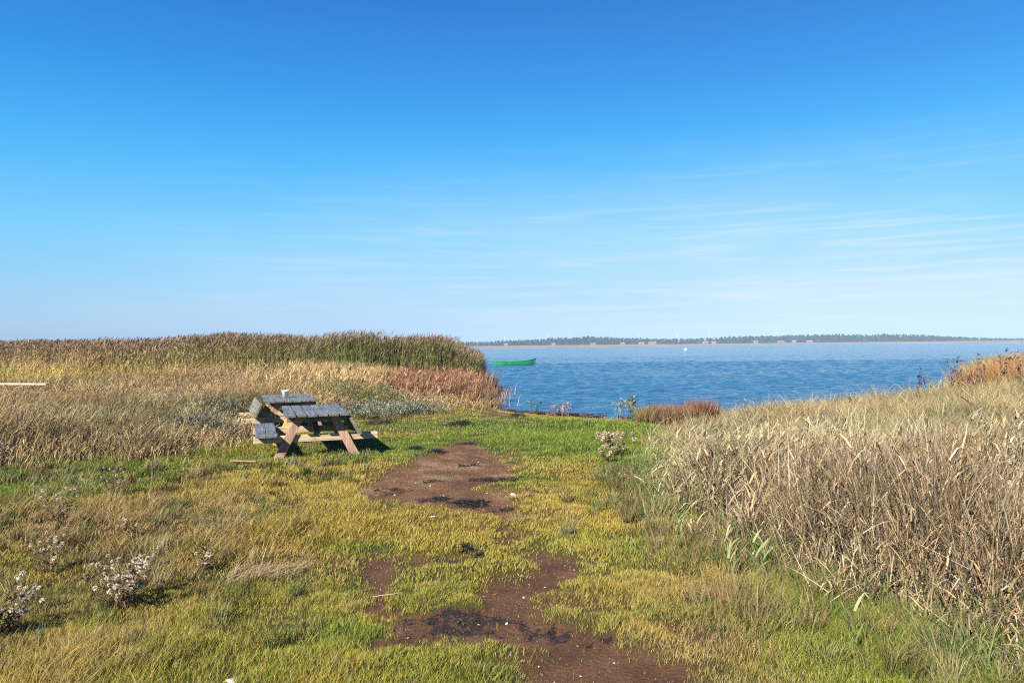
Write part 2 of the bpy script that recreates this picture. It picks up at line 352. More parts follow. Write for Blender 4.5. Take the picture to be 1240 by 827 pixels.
b = princ(t, o, fin, 0.8, 0.25)
L(t, ramp(t, wa.outputs['Fac'], [(0.2, 0.85), (0.9, 0.45)]), b.inputs['Roughness'])
bp = N(t, 'ShaderNodeBump'); bp.inputs['Strength'].default_value = 1.0; bp.inputs['Distance'].default_value = 0.035
L(t, mth(t, 'ADD', nB, mth(t, 'MULTIPLY', nC, 0.35)), bp.inputs['Height']); L(t, bp.outputs[0], b.inputs['Normal'])
me = np_mesh('ground', np.stack([Xf, Yf, Z], 1), Fq, None, gc, m, {'dirt': np.maximum(dirt(Xf, Yf) * (Yf < 22), wet(Xf, Yf) * (Yf < 12)), 'wet': wet(Xf, Yf) * (Yf < 12), 'dry': sstep(5.8, 7.6, Yf)}, True)
tag(link('ground', me), kind='structure')

# ------------------------------------------------------------------ water
m, t, o = new_mat('lagoon water')
tc = N(t, 'ShaderNodeTexCoord')
def wn(scale, sxy, det, rot=0, dist=0.0):
    mp = N(t, 'ShaderNodeMapping'); mp.inputs['Scale'].default_value = (*sxy, 1); mp.inputs['Rotation'].default_value = (0, 0, R(rot)); L(t, tc.outputs['Object'], mp.inputs[0])
    n = N(t, 'ShaderNodeTexNoise'); n.inputs['Scale'].default_value = scale; n.inputs['Detail'].default_value = det; n.inputs['Distortion'].default_value = dist
    L(t, mp.outputs[0], n.inputs[0]); return n.outputs[0]
b = princ(t, o, (0.022, 0.082, 0.15), 0.12, 0.5); b.inputs['IOR'].default_value = 1.333
h = mth(t, 'ADD', mth(t, 'MULTIPLY', wn(0.55, (0.8, 1.7), 2, 8, 0.4), 1.0), mth(t, 'MULTIPLY', wn(1.9, (0.8, 1.7), 3, -9, 0.3), 0.42))
h = mth(t, 'ADD', h, mth(t, 'MULTIPLY', wn(7.0, (0.8, 1.5), 3), 0.10))
calm = ramp(t, wn(0.02, (0.5, 3.0), 3, 3), [(0.35, 0.55), (0.65, 1.0)])
bp = N(t, 'ShaderNodeBump'); L(t, calm, bp.inputs['Strength']); bp.inputs['Distance'].default_value = 0.45
L(t, h, bp.inputs['Height']); L(t, bp.outputs[0], b.inputs['Normal'])
wr = np.random.default_rng(3); WV = []
for k in range(44):
    lam = 0.28 * 1.043 ** k; d_ = wr.normal(pi / 2 + 0.12, 0.5)
    WV.append((2 * pi / lam, d_, wr.uniform(0, 2 * pi), 0.0068 * lam ** 0.9))
def waves(x, y):
    z = 0
    for k_, d_, ph, a_ in WV:
        z = z + a_ * np.sin(k_ * (x * cos(d_) + y * sin(d_)) + ph)
    g_ = 0.6 + 0.7 * fbm(x, y * 2.2, 0.09, 201, 3)
    return z * g_ * sstep(140, 90, y) * sstep(0, .8, 90 - np.abs(x - 30))
wx = np.concatenate([[-6000, -500, -60], np.arange(-6, 24, 0.16), np.arange(24, 60, 0.6), np.arange(60, 120, 2.0), [300, 1000, 6000.0]])
wy = np.concatenate([[17.0], np.arange(18, 46, 0.11), np.arange(46, 80, 0.22), np.arange(80, 145, 0.8), [200, 800, 6000.0]])
X, Y = np.meshgrid(wx, wy); n_ = len(wx); ins_ = (np.abs(X) < 119) & (X > -7) & (Y > 17.5) & (Y < 145)
Zw = np.where(ins_, waves(X, Y), 0) + WATER
ii = (np.arange(len(wy) - 1)[:, None] * n_ + np.arange(n_ - 1)[None]).ravel()
me = np_mesh('water', np.stack([X.ravel(), Y.ravel(), Zw.ravel()], 1), np.stack([ii, ii + 1, ii + n_ + 1, ii + n_], 1), None, None, m, None, True)
tag(link('water', me), kind='structure')

# ------------------------------------------------------------------ far shore: sand spit, woods, houses, turbines
FS = np.array([(-6000, 700), (-700, 620), (-120, 520), (0, 500), (60, 505), (130, 560), (240, 640), (330, 650), (380, 560), (520, 640), (900, 900), (6000, 1500)], float)
fx = np.concatenate([np.arange(-3000, -200, 200), np.arange(-200, 900, 8), np.arange(900, 3000, 150)]).astype(float)
rows = [0, 6, 30, 90, 200, 400, 1200, 5000]; zr = [-0.5, -0.1, 0.25, 0.5, 0.7, 1.0, 1.5, 1.5]
V = []
for r_, z_ in zip(rows, zr):
    yy = np.interp(fx, FS[:, 0], FS[:, 1]) + 12 * (fbm(fx, fx * 0, 0.02, 5) - 0.5) + r_
    V.append(np.stack([fx, yy, z_ + 0.25 * (fbm(fx, yy, 0.05, 8) - 0.5)], 1))
V = np.concatenate(V); n_ = len(fx)
ii = (np.arange(len(rows) - 1)[:, None] * n_ + np.arange(n_ - 1)[None]).ravel()
m = noise_mat('pale sand and salt meadow', (0.13, 0.105, 0.07), (0.26, 0.21, 0.15), 0.02, 0.9, 0.1)
tag(link('far_shore', np_mesh('far_shore', V, np.stack([ii, ii + 1, ii + n_ + 1, ii + n_], 1), None, None, m)), kind='structure')

def wood_mass():
    """a far wood: several thousand leaf clumps shaped into crowns of differing height on short trunks"""
    v = []; f = []; c = []; n = 0
    xs = np.arange(-300, 1000, 2.6)
    for row, (y0, k) in enumerate(((985, 0.75), (1000, 0.9), (1020, 1.05), (1045, 1.15))):
        for x in xs:
            x = x + random.uniform(-2, 2); y = y0 + random.uniform(-8, 8) + (0.25 * max(0, x - 550))
            env = np.interp(x, [-500, -40, 10, 60, 110, 190, 260, 330, 420, 520, 580, 620, 660, 700, 1150], [6, 6, 8, 9.5, 11, 8, 7.5, 9.5, 10.5, 10, 8.5, 7, 5, 3.6, 3])
            H = env * k * random.uniform(0.84, 0.96) * (0.86 + 0.32 * float(fbm(np.array([x]), np.array([y]), 0.03, 9)[0]))
            w_ = H * random.uniform(0.38, 0.6); z0 = 0.6
            kcol = np.array([0.022, 0.044, 0.030]) * random.uniform(0.6, 1.5)
            for q in range(26):
                a = random.uniform(0, 2 * pi); hh = random.uniform(0.05, 1.0); rr = w_ * (1 - hh ** 2.2) * random.uniform(0.3, 1) + 0.1
                p = np.array([x + cos(a) * rr, y + sin(a) * rr, z0 + H * hh]); s_ = H * random.uniform(0.09, 0.17)
                u = np.array([random.uniform(-1, 1) for _ in range(3)]); u /= np.linalg.norm(u) + 1e-6
                w2 = np.cross(u, [random.uniform(-1, 1) for _ in range(3)]); w2 /= np.linalg.norm(w2) + 1e-6
                v += [p + u * s_, p + w2 * s_, p - u * s_, p - w2 * s_ * 0.8]; f.append((n, n + 1, n + 2, n + 3)); n += 4
                cc = kcol * random.uniform(0.7, 1.3); c += [cc] * 4
    return np_mesh('far_wood', np.array(v), np.array(f), None, np.array(c), M_LEAF)
tag(link('far_wood', wood_mass()), 'long dark blue wood along the far shore', 'wood', kind='stuff')

def box(vs_, fs_, cx, cy_, cz, sx_, sy_, sz_):
    n = len(vs_)
    for dx, dy, dz in ((-1, -1, -1), (1, -1, -1), (1, 1, -1), (-1, 1, -1), (-1, -1, 1), (1, -1, 1), (1, 1, 1), (-1, 1, 1)):
        vs_.append((cx + dx * sx_ / 2, cy_ + dy * sy_ / 2, cz + dz * sz_ / 2))
    fs_ += [tuple(n + i for i in q) for q in ((0, 3, 2, 1), (4, 5, 6, 7), (0, 1, 5, 4), (1, 2, 6, 5), (2, 3, 7, 6), (3, 0, 4, 7))]
def pm(name, vs_, fs_, mat, parent=None, smooth=False, bevel=0.0):
    me = bpy.data.meshes.new(name); me.from_pydata([tuple(map(float, p)) for p in vs_], [], fs_); me.materials.append(mat)
    if smooth: me.polygons.foreach_set('use_smooth', [True] * len(me.polygons))
    me.update(); o = link(name, me, parent)
    if bevel:
        md = o.modifiers.new('bevel', 'BEVEL'); md.width = bevel; md.segments = 2; md.limit_method = 'ANGLE'
    return o
M_WHITE = noise_mat('white render', (0.13, 0.13, 0.13), (0.22, 0.22, 0.21), 1, 0.8)
M_ROOF = noise_mat('clay roof', (0.22, 0.09, 0.06), (0.33, 0.15, 0.10), 2, 0.8)
M_ROOFG = noise_mat('grey roof', (0.14, 0.14, 0.15), (0.22, 0.22, 0.23), 2, 0.8)
M_DARK = noise_mat('dark glass', (0.02, 0.025, 0.03), (0.05, 0.05, 0.06), 3, 0.3)
M_STEEL = noise_mat('white painted steel', (0.32, 0.33, 0.34), (0.4, 0.41, 0.42), 0.3, 0.5)
def house(x, y, w_, d_, h_, roof, label):
    e = empty('house', (x, y, 0.55)); tag(e, label, 'house', 'houses along the far shore')
    v = []; f = []; box(v, f, 0, 0, h_ / 2, w_, d_, h_); pm('wall', v, f, M_WHITE, e)
    v = [(-w_ / 2 - .3, -d_ / 2 - .4, h_ + 0.003), (w_ / 2 + .3, -d_ / 2 - .4, h_ + 0.003), (w_ / 2 + .3, d_ / 2 + .4, h_ + 0.003), (-w_ / 2 - .3, d_ / 2 + .4, h_ + 0.003),
         (-w_ / 2 - .3, 0, h_ * 1.6), (w_ / 2 + .3, 0, h_ * 1.6)]
    pm('roof', v, [(0, 1, 5, 4), (2, 3, 4, 5), (1, 2, 5), (3, 0, 4), (3, 2, 1, 0)], roof, e)
    for sx_ in (-0.25, 0.25):
        v = []; f = []; box(v, f, sx_ * w_, -d_ / 2 - 0.02, h_ * 0.55, w_ * 0.13, 0.06, h_ * 0.36); pm('window', v, f, M_DARK, e)
    v = []; f = []; box(v, f, 0, -d_ / 2 - 0.02, h_ * 0.4, w_ * 0.10, 0.06, h_ * 0.78); pm('door', v, f, M_DARK, e)
    v = []; f = []; box(v, f, w_ * .28, 0.6, h_ * 1.6, .6, .6, 1.0); pm('chimney', v, f, M_ROOF, e)
for (x, y, w_, h_, rf, lab) in ((-8, 960, 5, 2.0, M_ROOFG, 'tiny white cottage on the far shore just right of the reed bed'),
                      (52, 930, 4.5, 2.1, M_ROOFG, 'tiny bright white cottage on the far shore right above the green boat'),
                      (104, 950, 7, 1.8, M_ROOFG, 'low white house on the far shore between the tallest wood and the third turbine'),
                      (142, 950, 5, 2.1, M_ROOF, 'white house by the far sand, just under the fourth turbine'),
                      (166, 950, 7, 2.0, M_ROOF, 'long white house with clay roof, left one of a close row of three far off'),
                      (176, 940, 5, 2.1, M_ROOFG, 'small white house, middle one of a close row of three far off'),
                      (183, 950, 3.6, 2.3, M_ROOFG, 'narrow white house, right one of a close row of three far off'),
                      (248, 950, 7, 2.0, M_ROOF, 'clay roofed house at the wood edge left of the sixth turbine'),
                      (259, 950, 5, 2.0, M_ROOFG, 'grey roofed house at the wood edge beneath the tall sixth turbine'),
                      (313, 950, 5, 2.2, M_ROOFG, 'white house before the dark wood, midway between the two right-hand turbines'),
                      (347, 955, 8, 1.9, M_ROOF, 'wide low house before the dark wood beneath the last turbine'),
                      (362, 950, 4, 2.3, M_ROOFG, 'bright white gabled house right of the last turbine'),
                      (386, 960, 7, 2.0, M_ROOFG, 'pale house on the far shore, rightmost of all the houses')):
    house(x, y, w_, 4.5, h_, rf, lab)

def tube_pts(pts, rad, seg=8):
    v = []; f = []; k = len(pts)
    for i, p in enumerate(pts):
        p = Vector(p); d = (Vector(pts[min(i + 1, k - 1)]) - Vector(pts[max(i - 1, 0)])).normalized()
        a = d.orthogonal().normalized() if abs(d.z) > 0.9 else Vector((0, 0, 1)).cross(d).normalized(); b2 = d.cross(a)
        r = rad[i] if isinstance(rad, (list, tuple)) else rad
        for j in range(seg):
            an = 2 * pi * j / seg; v.append(tuple(p + a * cos(an) * r + b2 * sin(an) * r))
    for i in range(k - 1):
        for j in range(seg):
            f.append((i * seg + j, i * seg + (j + 1) % seg, (i + 1) * seg + (j + 1) % seg, (i + 1) * seg + j))
    f.append(tuple(range(seg))[::-1]); f.append(tuple((k - 1) * seg + j for j in range(seg)))
    return v, f
def turbine(px_x, y, hub, R_, ang, label):
    hub *= 0.70; R_ *= 0.66; e = empty('wind_turbine', (px_x, y, 1.4)); tag(e, label, 'wind turbine', 'wind turbines beyond the far wood')
    v, f = tube_pts([(0, 0, 0), (0, 0, hub * .5), (0, 0, hub)], [1.4, 1.1, 0.7], 10); pm('tower', v, f, M_STEEL, e, True)
    v, f = tube_pts([(0, -4.2, hub + .9), (0, -3.6, hub + .9), (0, 0, hub + 1.1), (0, 5, hub + 1)], [0.8, 1.5, 1.8, 1.2], 8); pm('nacelle', v, f, M_STEEL, e, True)
    for k in range(3):
        a = ang + k * 2 * pi / 3; v = []; f = []
        for r_, c_, th in ((0.6, .8, .7), (.12 * R_, 1.5, .4), (.5 * R_, 1.0, .25), (R_, .3, .1)):
            for (u, w_) in ((-c_ / 2, 0), (0, -th / 2), (c_ / 2, 0), (0, th / 2)):
                v.append((cos(a) * r_ - sin(a) * u, -4.0 + w_, hub + .9 + sin(a) * r_ + cos(a) * u))
        for i in range(3):
            for j in range(4): f.append((i * 4 + j, i * 4 + (j + 1) % 4, (i + 1) * 4 + (j + 1) % 4, (i + 1) * 4 + j))
        f += [(3, 2, 1, 0), (12, 13, 14, 15)]
        pm('blade', v, f, M_STEEL, e)
TD = 2700.0
for px, hb, rr, an, lab in ((611, 42, 22, 0.4, 'faint wind turbine nearest to the reed bed'), (663, 48, 24, 2.6, 'faint turbine above the wood between boat and tallest trees'),
                        (690, 62, 27, 1.55, 'tall white wind turbine over the highest part of the left wood'), (741, 58, 24, 1.2, 'slim pale turbine fourth from the reed bed'),
                        (773.5, 54, 24, 0.3, 'faint turbine with blades spread, fifth from the reed bed'), (820, 50, 24, 0.8, 'small faint turbine where the wood dips low'),
                        (859.6, 64, 27, 1.57, 'tall pale wind turbine where the wood rises again'), (940, 66, 25, 1.4, 'rightmost faint turbine above the dark tall wood')):
    turbine((px - 620) / 895.6 * TD, TD, hb, rr, an, lab)

# ------------------------------------------------------------------ haze
m, t, o = new_mat('haze')
pv = N(t, 'ShaderNodeVolumePrincipled'); pv.inputs['Color'].default_value = (0.30, 0.43, 0.60, 1); pv.inputs['Density'].default_value = 0.00034
pv.inputs['Anisotropy'].default_value = -0.3
L(t, pv.outputs[0], o.inputs['Volume'])
v = []; f = []; box(v, f, 400, 1390, 31.5, 5200, 2900, 69); hz = pm('haze', v, f, m); tag(hz, kind='stuff')
hz['label'] = 'thin blue haze over the lagoon and far shore'; hz['category'] = 'haze'

# ------------------------------------------------------------------ picnic tables
def board(vs_, fs_, p0, p1, w_, th, up):
    """a plank from p0 to p1; w_ is measured along up, th across"""
    p0 = Vector(p0); p1 = Vector(p1); d = (p1 - p0).normalized(); up = Vector(up); up = (up - d * up.dot(d)).normalized(); s_ = d.cross(up)
    n = len(vs_)
    for q in (p0, p1):
        for a, b2 in ((-1, -1), (1, -1), (1, 1), (-1, 1)):
            vs_.append(tuple(q + up * (w_ / 2 * a) + s_ * (th / 2 * b2)))
    fs_ += [(n, n + 1, n + 2, n + 3), (n + 7, n + 6, n + 5, n + 4)] + [(n + i, n + 4 + i, n + 4 + (i + 1) % 4, n + (i + 1) % 4) for i in range(4)]
def plank(name, p0, p1, w_, th, up, mat, parent):
    v = []; f = []; board(v, f, p0, p1, w_, th, up); return pm(name, v, f, mat, parent, bevel=0.004)
def picnic_table(loc, yaw, Ln, up_left, up_right, label, orange=True):
    e = empty('picnic_table', loc, yaw); tag(e, label, 'picnic table', 'weathered picnic tables')
    ht = 0.655
    v = []; f = []
    for i in range(6):
        xx = -0.39 + i * 0.156; j = random.uniform(-0.012, 0.012)
        board(v, f, (xx, 0 + j, ht - 0.02 + random.uniform(-.003, .003)), (xx, Ln + j, ht - 0.02 + random.uniform(-.003, .003)), 0.138, 0.04, (1, 0, 0))
    pm('tabletop', v, f, M_TOP, e, bevel=0.005)
    for yy in (0.2, Ln / 2, Ln - 0.2):
        v = []; f = []; board(v, f, (-0.44, yy + .05, ht - 0.088), (0.44, yy + .05, ht - 0.088), 0.09, 0.045, (0, 0, 1)); pm('top_batten', v, f, M_OLD, e)
    for yy in (0.24, Ln - 0.24):
        for sx_ in (-1, 1):
            up = Vector((1, 0, 0.0))
            plank('leg', (sx_ * 0.25, yy, ht - 0.045), (sx_ * 0.61, yy, -0.10), 0.128, 0.045, (1, 0, 0), M_LEG if not (orange and sx_ < 0 and yy > 1) else M_LEGO, e)
        s2 = 0.047 if yy < 1 else -0.047
        plank('crossbeam', (-0.92, yy + s2, 0.275), (0.92 if yy < 1 or not orange else 0.62, yy + s2, 0.275), 0.105, 0.045, (0, 0, 1), M_BEAM, e)
    plank('brace', (0, 0.25, 0.33), (0, Ln / 2, ht - 0.14), 0.09, 0.045, (1, 0, 0), M_OLD, e)
    plank('brace', (0, Ln - 0.25, 0.33), (0, Ln / 2 + 0.06, ht - 0.14), 0.09, 0.045, (1, 0, 0), M_OLD, e)
    for side, flip in ((-1, up_left), (1, up_right)):
        v = []; f = []
        if not flip:
            for k in (0, 1):
                xx = side * (0.66 + k * 0.156)
                board(v, f, (xx, 0 + random.uniform(-.01, .01), 0.352), (xx, Ln, 0.352), 0.148, 0.042, (1, 0, 0))
            pm('seat', v, f, M_TOP, e, bevel=0.005)
        else:       # the bench is hinged up to lean on the table's edge
            d, b0 = (Vector((-side * 0.42, 0, 0.91)).normalized(), Vector((side * 0.70, 0, 0.345))) if side < 0 else (Vector((-side * 0.50, 0, 0.866)).normalized(), Vector((side * 0.625, 0, 0.325)))
            for k in (0, 1):
                c0 = b0 + d * (0.073 + k * 0.147)
                board(v, f, (c0.x, -0.03, c0.z), (c0.x, Ln + 0.02, c0.z), 0.148, 0.05, tuple(d))
            pm('seat', v, f, M_OLD, e, bevel=0.005)
    return e
T1 = (-2.90, 11.03); T2 = (-4.13, 13.95)
picnic_table((*T1, 0.0), R(19.2), 1.86, False, True, 'near weathered picnic table with its left bench down, by the bare earth', True)
picnic_table((*T2, 0.0), R(22), 1.95, True, False, 'farther weathered picnic table with a white pot on top and its left bench hinged up')
# the white pot
def lathe(prof, seg=28):
    v = []; f = []; k = len(prof)
    for r_, z_ in prof:
        for j in range(seg): v.append((cos(2 * pi * j / seg) * r_, sin(2 * pi * j / seg) * r_, z_))
    for i in range(k - 1):
        for j in range(seg): f.append((i * seg + j, i * seg + (j + 1) % seg, (i + 1) * seg + (j + 1) % seg, (i + 1) * seg + j))
    f.append(tuple(range(seg))[::-1]); f.append(tuple((k - 1) * seg + j for j in range(seg))); return v, f
v, f = lathe([(0.052, 0), (0.070, 0.125), (0.074, 0.127), (0.074, 0.140), (0.067, 0.140), (0.050, 0.012)])
M_POT = noise_mat('white plastic', (0.78, 0.78, 0.76), (0.84, 0.84, 0.83), 4, 0.4, 0.5)
cup = pm('pot', v, f, M_POT, None, True); cup.location = (-4.53, 14.75, 0.658); tag(cup, 'white plastic pot standing on the farther picnic table', 'pot')

# debris beside the near table, plank in the left field
def rough_plank(x, y, z, ln, w_, th, rz, ry, mat, name, label, cat):
    v = []; f = []; board(v, f, (-ln / 2, 0, 0), (ln / 2, 0, 0), w_, th, (0, 1, 0)); o = pm(name, v, f, mat, None, bevel=0.006)
    o.location = (x, y, z); o.rotation_euler = (0, ry, rz); tag(o, label, cat); return o
M_BEAMX = wood_mat('splintered boards', (0.15, 0.09, 0.05), (0.34, 0.22, 0.12), (0.46, 0.34, 0.22), 'X')
rough_plank(-3.85, 10.55, 0.04, 0.34, 0.06, 0.018, R(25), R(6), M_BEAMX, 'broken_board', 'small broken board lying in the grass just left of the near table bench', 'board')
rough_plank(-15.4, 20.9, 0.72, 4.2, 0.20, 0.05, R(8), R(1.2), wood_mat('bleached plank', (0.24, 0.20, 0.15), (0.40, 0.36, 0.30), (0.52, 0.48, 0.41), 'X'), 'plank', 'long bleached white plank lying on the tall dry grass at far left', 'plank')

# ------------------------------------------------------------------ boat, buoy, stone
def boat():
    Lb, Wb = 4.15, 1.35; e = empty('rowing_boat', (0.2, 73.2, WATER), R(4)); tag(e, 'bright green rowing boat moored on the water beside the reed bed', 'boat')
    M_HULL = noise_mat('green boat paint', (0.008, 0.17, 0.065), (0.02, 0.25, 0.11), 3, 0.4, 0.4)
    M_IN = noise_mat('dark green inside', (0.02, 0.13, 0.07), (0.03, 0.17, 0.09), 3, 0.6)
    ns, nr = 17, 9
    def station(s_):
        t = s_ / (ns - 1); x = -Lb / 2 + Lb * t
        w_ = Wb / 2 * (0.72 + 0.28 * math.sin(min(t / .5, 1) * pi / 2)) * (1 - max(0, (t - .5) / .5) ** 2.2)
        top = 0.34 + 0.08 * (1 - t) ** 2 * 1.2 + 0.30 * t ** 3
        bot = -0.14 + 0.30 * max(0, (t - .7) / .3) ** 2
        rk = 0.25 * max(0, (t - .8) / .2)
        return x, w_, top, bot, rk
    def skin(inset, zoff):
        v = []; f = []
        for s_ in range(ns):
            x, w_, top, bot, rk = station(s_); w_ = max(w_ - inset, 0.004)
            for j in range(-nr, nr + 1):
                a = j / nr; aa = abs(a)
                yy = w_ * (math.copysign(aa ** .55, a)); zz = bot + zoff + (top - bot - zoff) * aa ** 2.4
                v.append((x + rk * (zz - bot) * 0.6, yy, zz))
        k = 2 * nr + 1
        for s_ in range(ns - 1):
            for j in range(k - 1): f.append((s_ * k + j, (s_ + 1) * k + j, (s_ + 1) * k + j + 1, s_ * k + j + 1))
        f.append(tuple(range(k))); return v, f
    v, f = skin(0, 0); pm('hull', v, f, M_HULL, e, True)
    v, f = skin(0.03, 0.06); pm('inner_hull', v, [q[::-1] for q in f], M_IN, e, True)
    for sg in (-1, 1):
        pts = []
        for s_ in range(ns):
            x, w_, top, bot, rk = station(s_); pts.append((x + rk * (top - bot) * .6, sg * max(w_ - .01, .01), top + .01))
        v, f = tube_pts(pts, .035, 6); pm('gunwale', v, f, M_IN, e, True)
    for t in (0.12, 0.42, 0.68):
        s_ = t * (ns - 1); x, w_, top, bot, rk = station(s_)
        v = []; f = []; board(v, f, (x, -w_ + .04, top - .14), (x, w_ - .04, top - .14), .24, .03, (1, 0, 0)); pm('thwart', v, f, M_HULL, e)
    v, f = tube_pts([(2.2, 0, .72), (2.6, -.1, .45), (3.1, -.2, .2), (3.8, -.3, -.1)], .016, 6); pm('mooring_rope', v, f, M_DARK, e, True)
boat()
def sphere(r, sx_=1, sy_=1, sz_=1, jit=0, seg=14, rings=9):
    v = [(0, 0, -r * sz_)]; f = []
    for i in range(1, rings):
        th = pi * i / rings
        for j in range(seg):
            k = 1 + random.uniform(-jit, jit); v.append((r * sx_ * sin(th) * cos(2 * pi * j / seg) * k, r * sy_ * sin(th) * sin(2 * pi * j / seg) * k, -r * sz_ * cos(th) * k))
    v.append((0, 0, r * sz_)); n = len(v) - 1
    for j in range(seg):
        f.append((0, 1 + (j + 1) % seg, 1 + j)); b2 = 1 + (rings - 2) * seg; f.append((n, b2 + j, b2 + (j + 1) % seg))
    for i in range(rings - 2):
        for j in range(seg): a = 1 + i * seg; f.append((a + j, a + (j + 1) % seg, a + seg + (j + 1) % seg, a + seg + j))
    return v, f
v, f = sphere(0.42); by = pm('buoy', v, f, M_POT, None, True); by.location = (52, 222, WATER + .12); tag(by, 'small white buoy floating far out before the sand spit', 'buoy')
v, f = sphere(0.13, 1.1, .9, .8, .12); M_STONE = noise_mat('wet dark stone', (0.02, 0.018, 0.015), (0.07, 0.06, 0.05), 12, .4)
st = pm('stone', v, f, M_STONE, None, True); st.location = (-0.74, 27.4, WATER + .05); tag(st, 'small dark stone breaking the water at the reed bed edge', 'stone')

# ------------------------------------------------------------------ stuff: turf
def scatter(n, x0, x1, y0, y1): return rng.uniform(x0, x1, n), rng.uniform(y0, y1, n)
def in_view(x, y, margin=1.2):
    return (np.abs(x) < 0.72 * y + margin) & (y > 2.2)
B = Blades()
def turf(n, y0, y1, wmul, seg):
    x, y = scatter(n, -0.74 * y1 - 1, 0.55 * y1 + 1, y0, y1)
    k = in_view(x, y, 1.0); x, y = x[k], y[k]
    k = (shore_d(x, y) > 0.15); x, y = x[k], y[k]
    dtl = tall_l(x, y); dtr = tall_r(x, y); k = (dtl > -0.6) & (dtr > -0.5); x, y, dtl, dtr = x[k], y[k], dtl[k], dtr[k]
    dm = dirt(x, y) + 0.75 * (rng.random(len(x)) - 0.5) + 0.5 * (fbm(x, y, 11, 66, 3) - .5); thin = rng.random(len(x))
    k = (dm < 0.36) | (thin < 0.03); x, y, dtl, dtr = x[k], y[k], dtl[k], dtr[k]
    k = (wet(x, y) < 0.35) & (rng.random(len(x)) < .66 + .34 * sstep(.34, .56, fbm(x, y, 8.5, 67, 3))); x, y, dtl, dtr = x[k], y[k], dtl[k], dtr[k]
    dirtn = dirt(x, y)
    g, o2, b2 = turf_w(x, y); n = len(x)
    clump = fbm(x, y, 6.5, 31, 3); big = fbm(x, y, 1.3, 35, 3)
    rough = np.clip(sstep(-0.6, -2.2, x) * sstep(10.5, 8.5, y) * 0.9 * sstep(0.35, 0.65, big) + 1.0 * sstep(1.3, 0.0, dtr) * sstep(9, 6, y) * .8 + sstep(1.2, 0, dtl) * .7, 0, 1.2)
    green_shore = np.exp(-((x - 1.6) ** 2 + (y - 13.5) ** 2) / 4.0)
    H = 0.022 + 0.070 * clump ** 1.5 * rng.random(n) ** 0.5 + rough * rng.random(n) ** 2 * 0.15 * (0.4 + clump) + 0.07 * green_shore * rng.random(n)
    H *= (1 - 0.6 * dirtn)
    r = rng.random(n); sel = np.where(r < g, 0, np.where(r < g + o2, 1, 2))
    base = np.where((sel == 0)[:, None], G_G, np.where((sel == 1)[:, None], G_O, G_B))
    avg = g[:, None] * G_G + o2[:, None] * G_O + b2[:, None] * G_B
    c = (0.55 * base + 0.45 * avg) * np.clip(rng.lognormal(-.03, .36, (n, 1)), .3, 1.7) * (1 + rng.uniform(-.10, .10, (n, 3)))
    straw = rng.random(n) < (0.08 + 0.14 * b2); c[straw] = col(0.50, 0.40, 0.20) * rng.uniform(.7, 1.2, (straw.sum(), 1))
    lead = 0.35 + 2.2 * (fbm(x, y, 0.9, 77, 2) - .5) * 2; az = lead + rng.normal(0, 1.5, n)
    P = np.stack([x, y, gz(x, y) - 0.004], 1)
    B.add(P, H, (0.0021 + 0.0013 * rng.random(n)) * wmul, c * 0.8, c * 1.12, seg, az, rng.uniform(0.15, 0.95, n) + rough * .3, rng.uniform(0, .22, n))  # blade feet darker: brown bases plus some shading painted into the colour
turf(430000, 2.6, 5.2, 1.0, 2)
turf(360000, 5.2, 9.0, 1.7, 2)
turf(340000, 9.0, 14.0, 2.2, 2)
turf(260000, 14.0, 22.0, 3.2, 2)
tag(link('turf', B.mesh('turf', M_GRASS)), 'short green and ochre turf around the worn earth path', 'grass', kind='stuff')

# crumbs of soil, bits of root and dead grass lying on the bare earth
B = Blades(); n = 26000; x = rng.uniform(-2.2, 1.2, n); y = rng.uniform(3.2, 13.5, n); dd = dirt(x, y); k = (dd > .3) & in_view(x, y); x, y = x[k], y[k]
k = rng.random(len(x)) < .25 + .75 * sstep(.42, .62, fbm(x, y, 4.5, 181, 3)); x, y = x[k], y[k]; n = len(x); wt_ = wet(x, y) > .4
c = np.array([(.12, .06, .03), (.22, .11, .055), (.36, .24, .14), (.07, .045, .03)])[rng.choice(4, n, p=[.3, .4, .08, .22])]; c[wt_] = col(.02, .015, .012)
dist = np.clip(y / 4.5, 1, 3)
B.add(np.stack([x, y, gz(x, y) - .002], 1), rng.uniform(.004, .011, n), rng.uniform(.004, .012, n) * dist ** .4, c, c, 2, None, rng.uniform(.3, 2.0, n), 0, 1.0, belly=.6)
tag(link('soil_crumbs', B.mesh('soil_crumbs', M_STRAW)), 'crumbs of soil and dead root bits on the bare earth', 'soil', kind='stuff')

# clods of peat and mud standing up along the dark wet strip
def clods(n):
    v = []; f = []; k = 0
    while k < n:
        x = random.uniform(-1.9, .75); y = random.uniform(4.0, 4.8) if random.random() < .7 else random.uniform(7.0, 9.2)
        if wet(np.array([x]), np.array([y]))[0] < .3: 
            if random.random() < .97: continue
            if dirt(np.array([x]), np.array([y]))[0] < .6: continue
        r = random.uniform(.004, .011); z = gz1(x, y); b0 = len(v); rot = random.uniform(0, 6)
        for dx, dy, dz in ((-1, -.8, -.3), (1, -.7, -.3), (.9, .8, -.3), (-.8, 1, -.3), (-.6, -.5, .5), (.7, -.4, .6), (.5, .6, .45), (-.5, .5, .7)):
            dx, dy, dz = (q * random.uniform(.6, 1.3) * r for q in (dx, dy, dz))
            v.append((x + dx * cos(rot) - dy * sin(rot), y + dx * sin(rot) + dy * cos(rot), z + dz))
        f += [tuple(b0 + i for i in q) for q in ((4, 5, 6, 7), (0, 1, 5, 4), (1, 2, 6, 5), (2, 3, 7, 6), (3, 0, 4, 7))]; k += 1
    return v, f
v, f = clods(170)
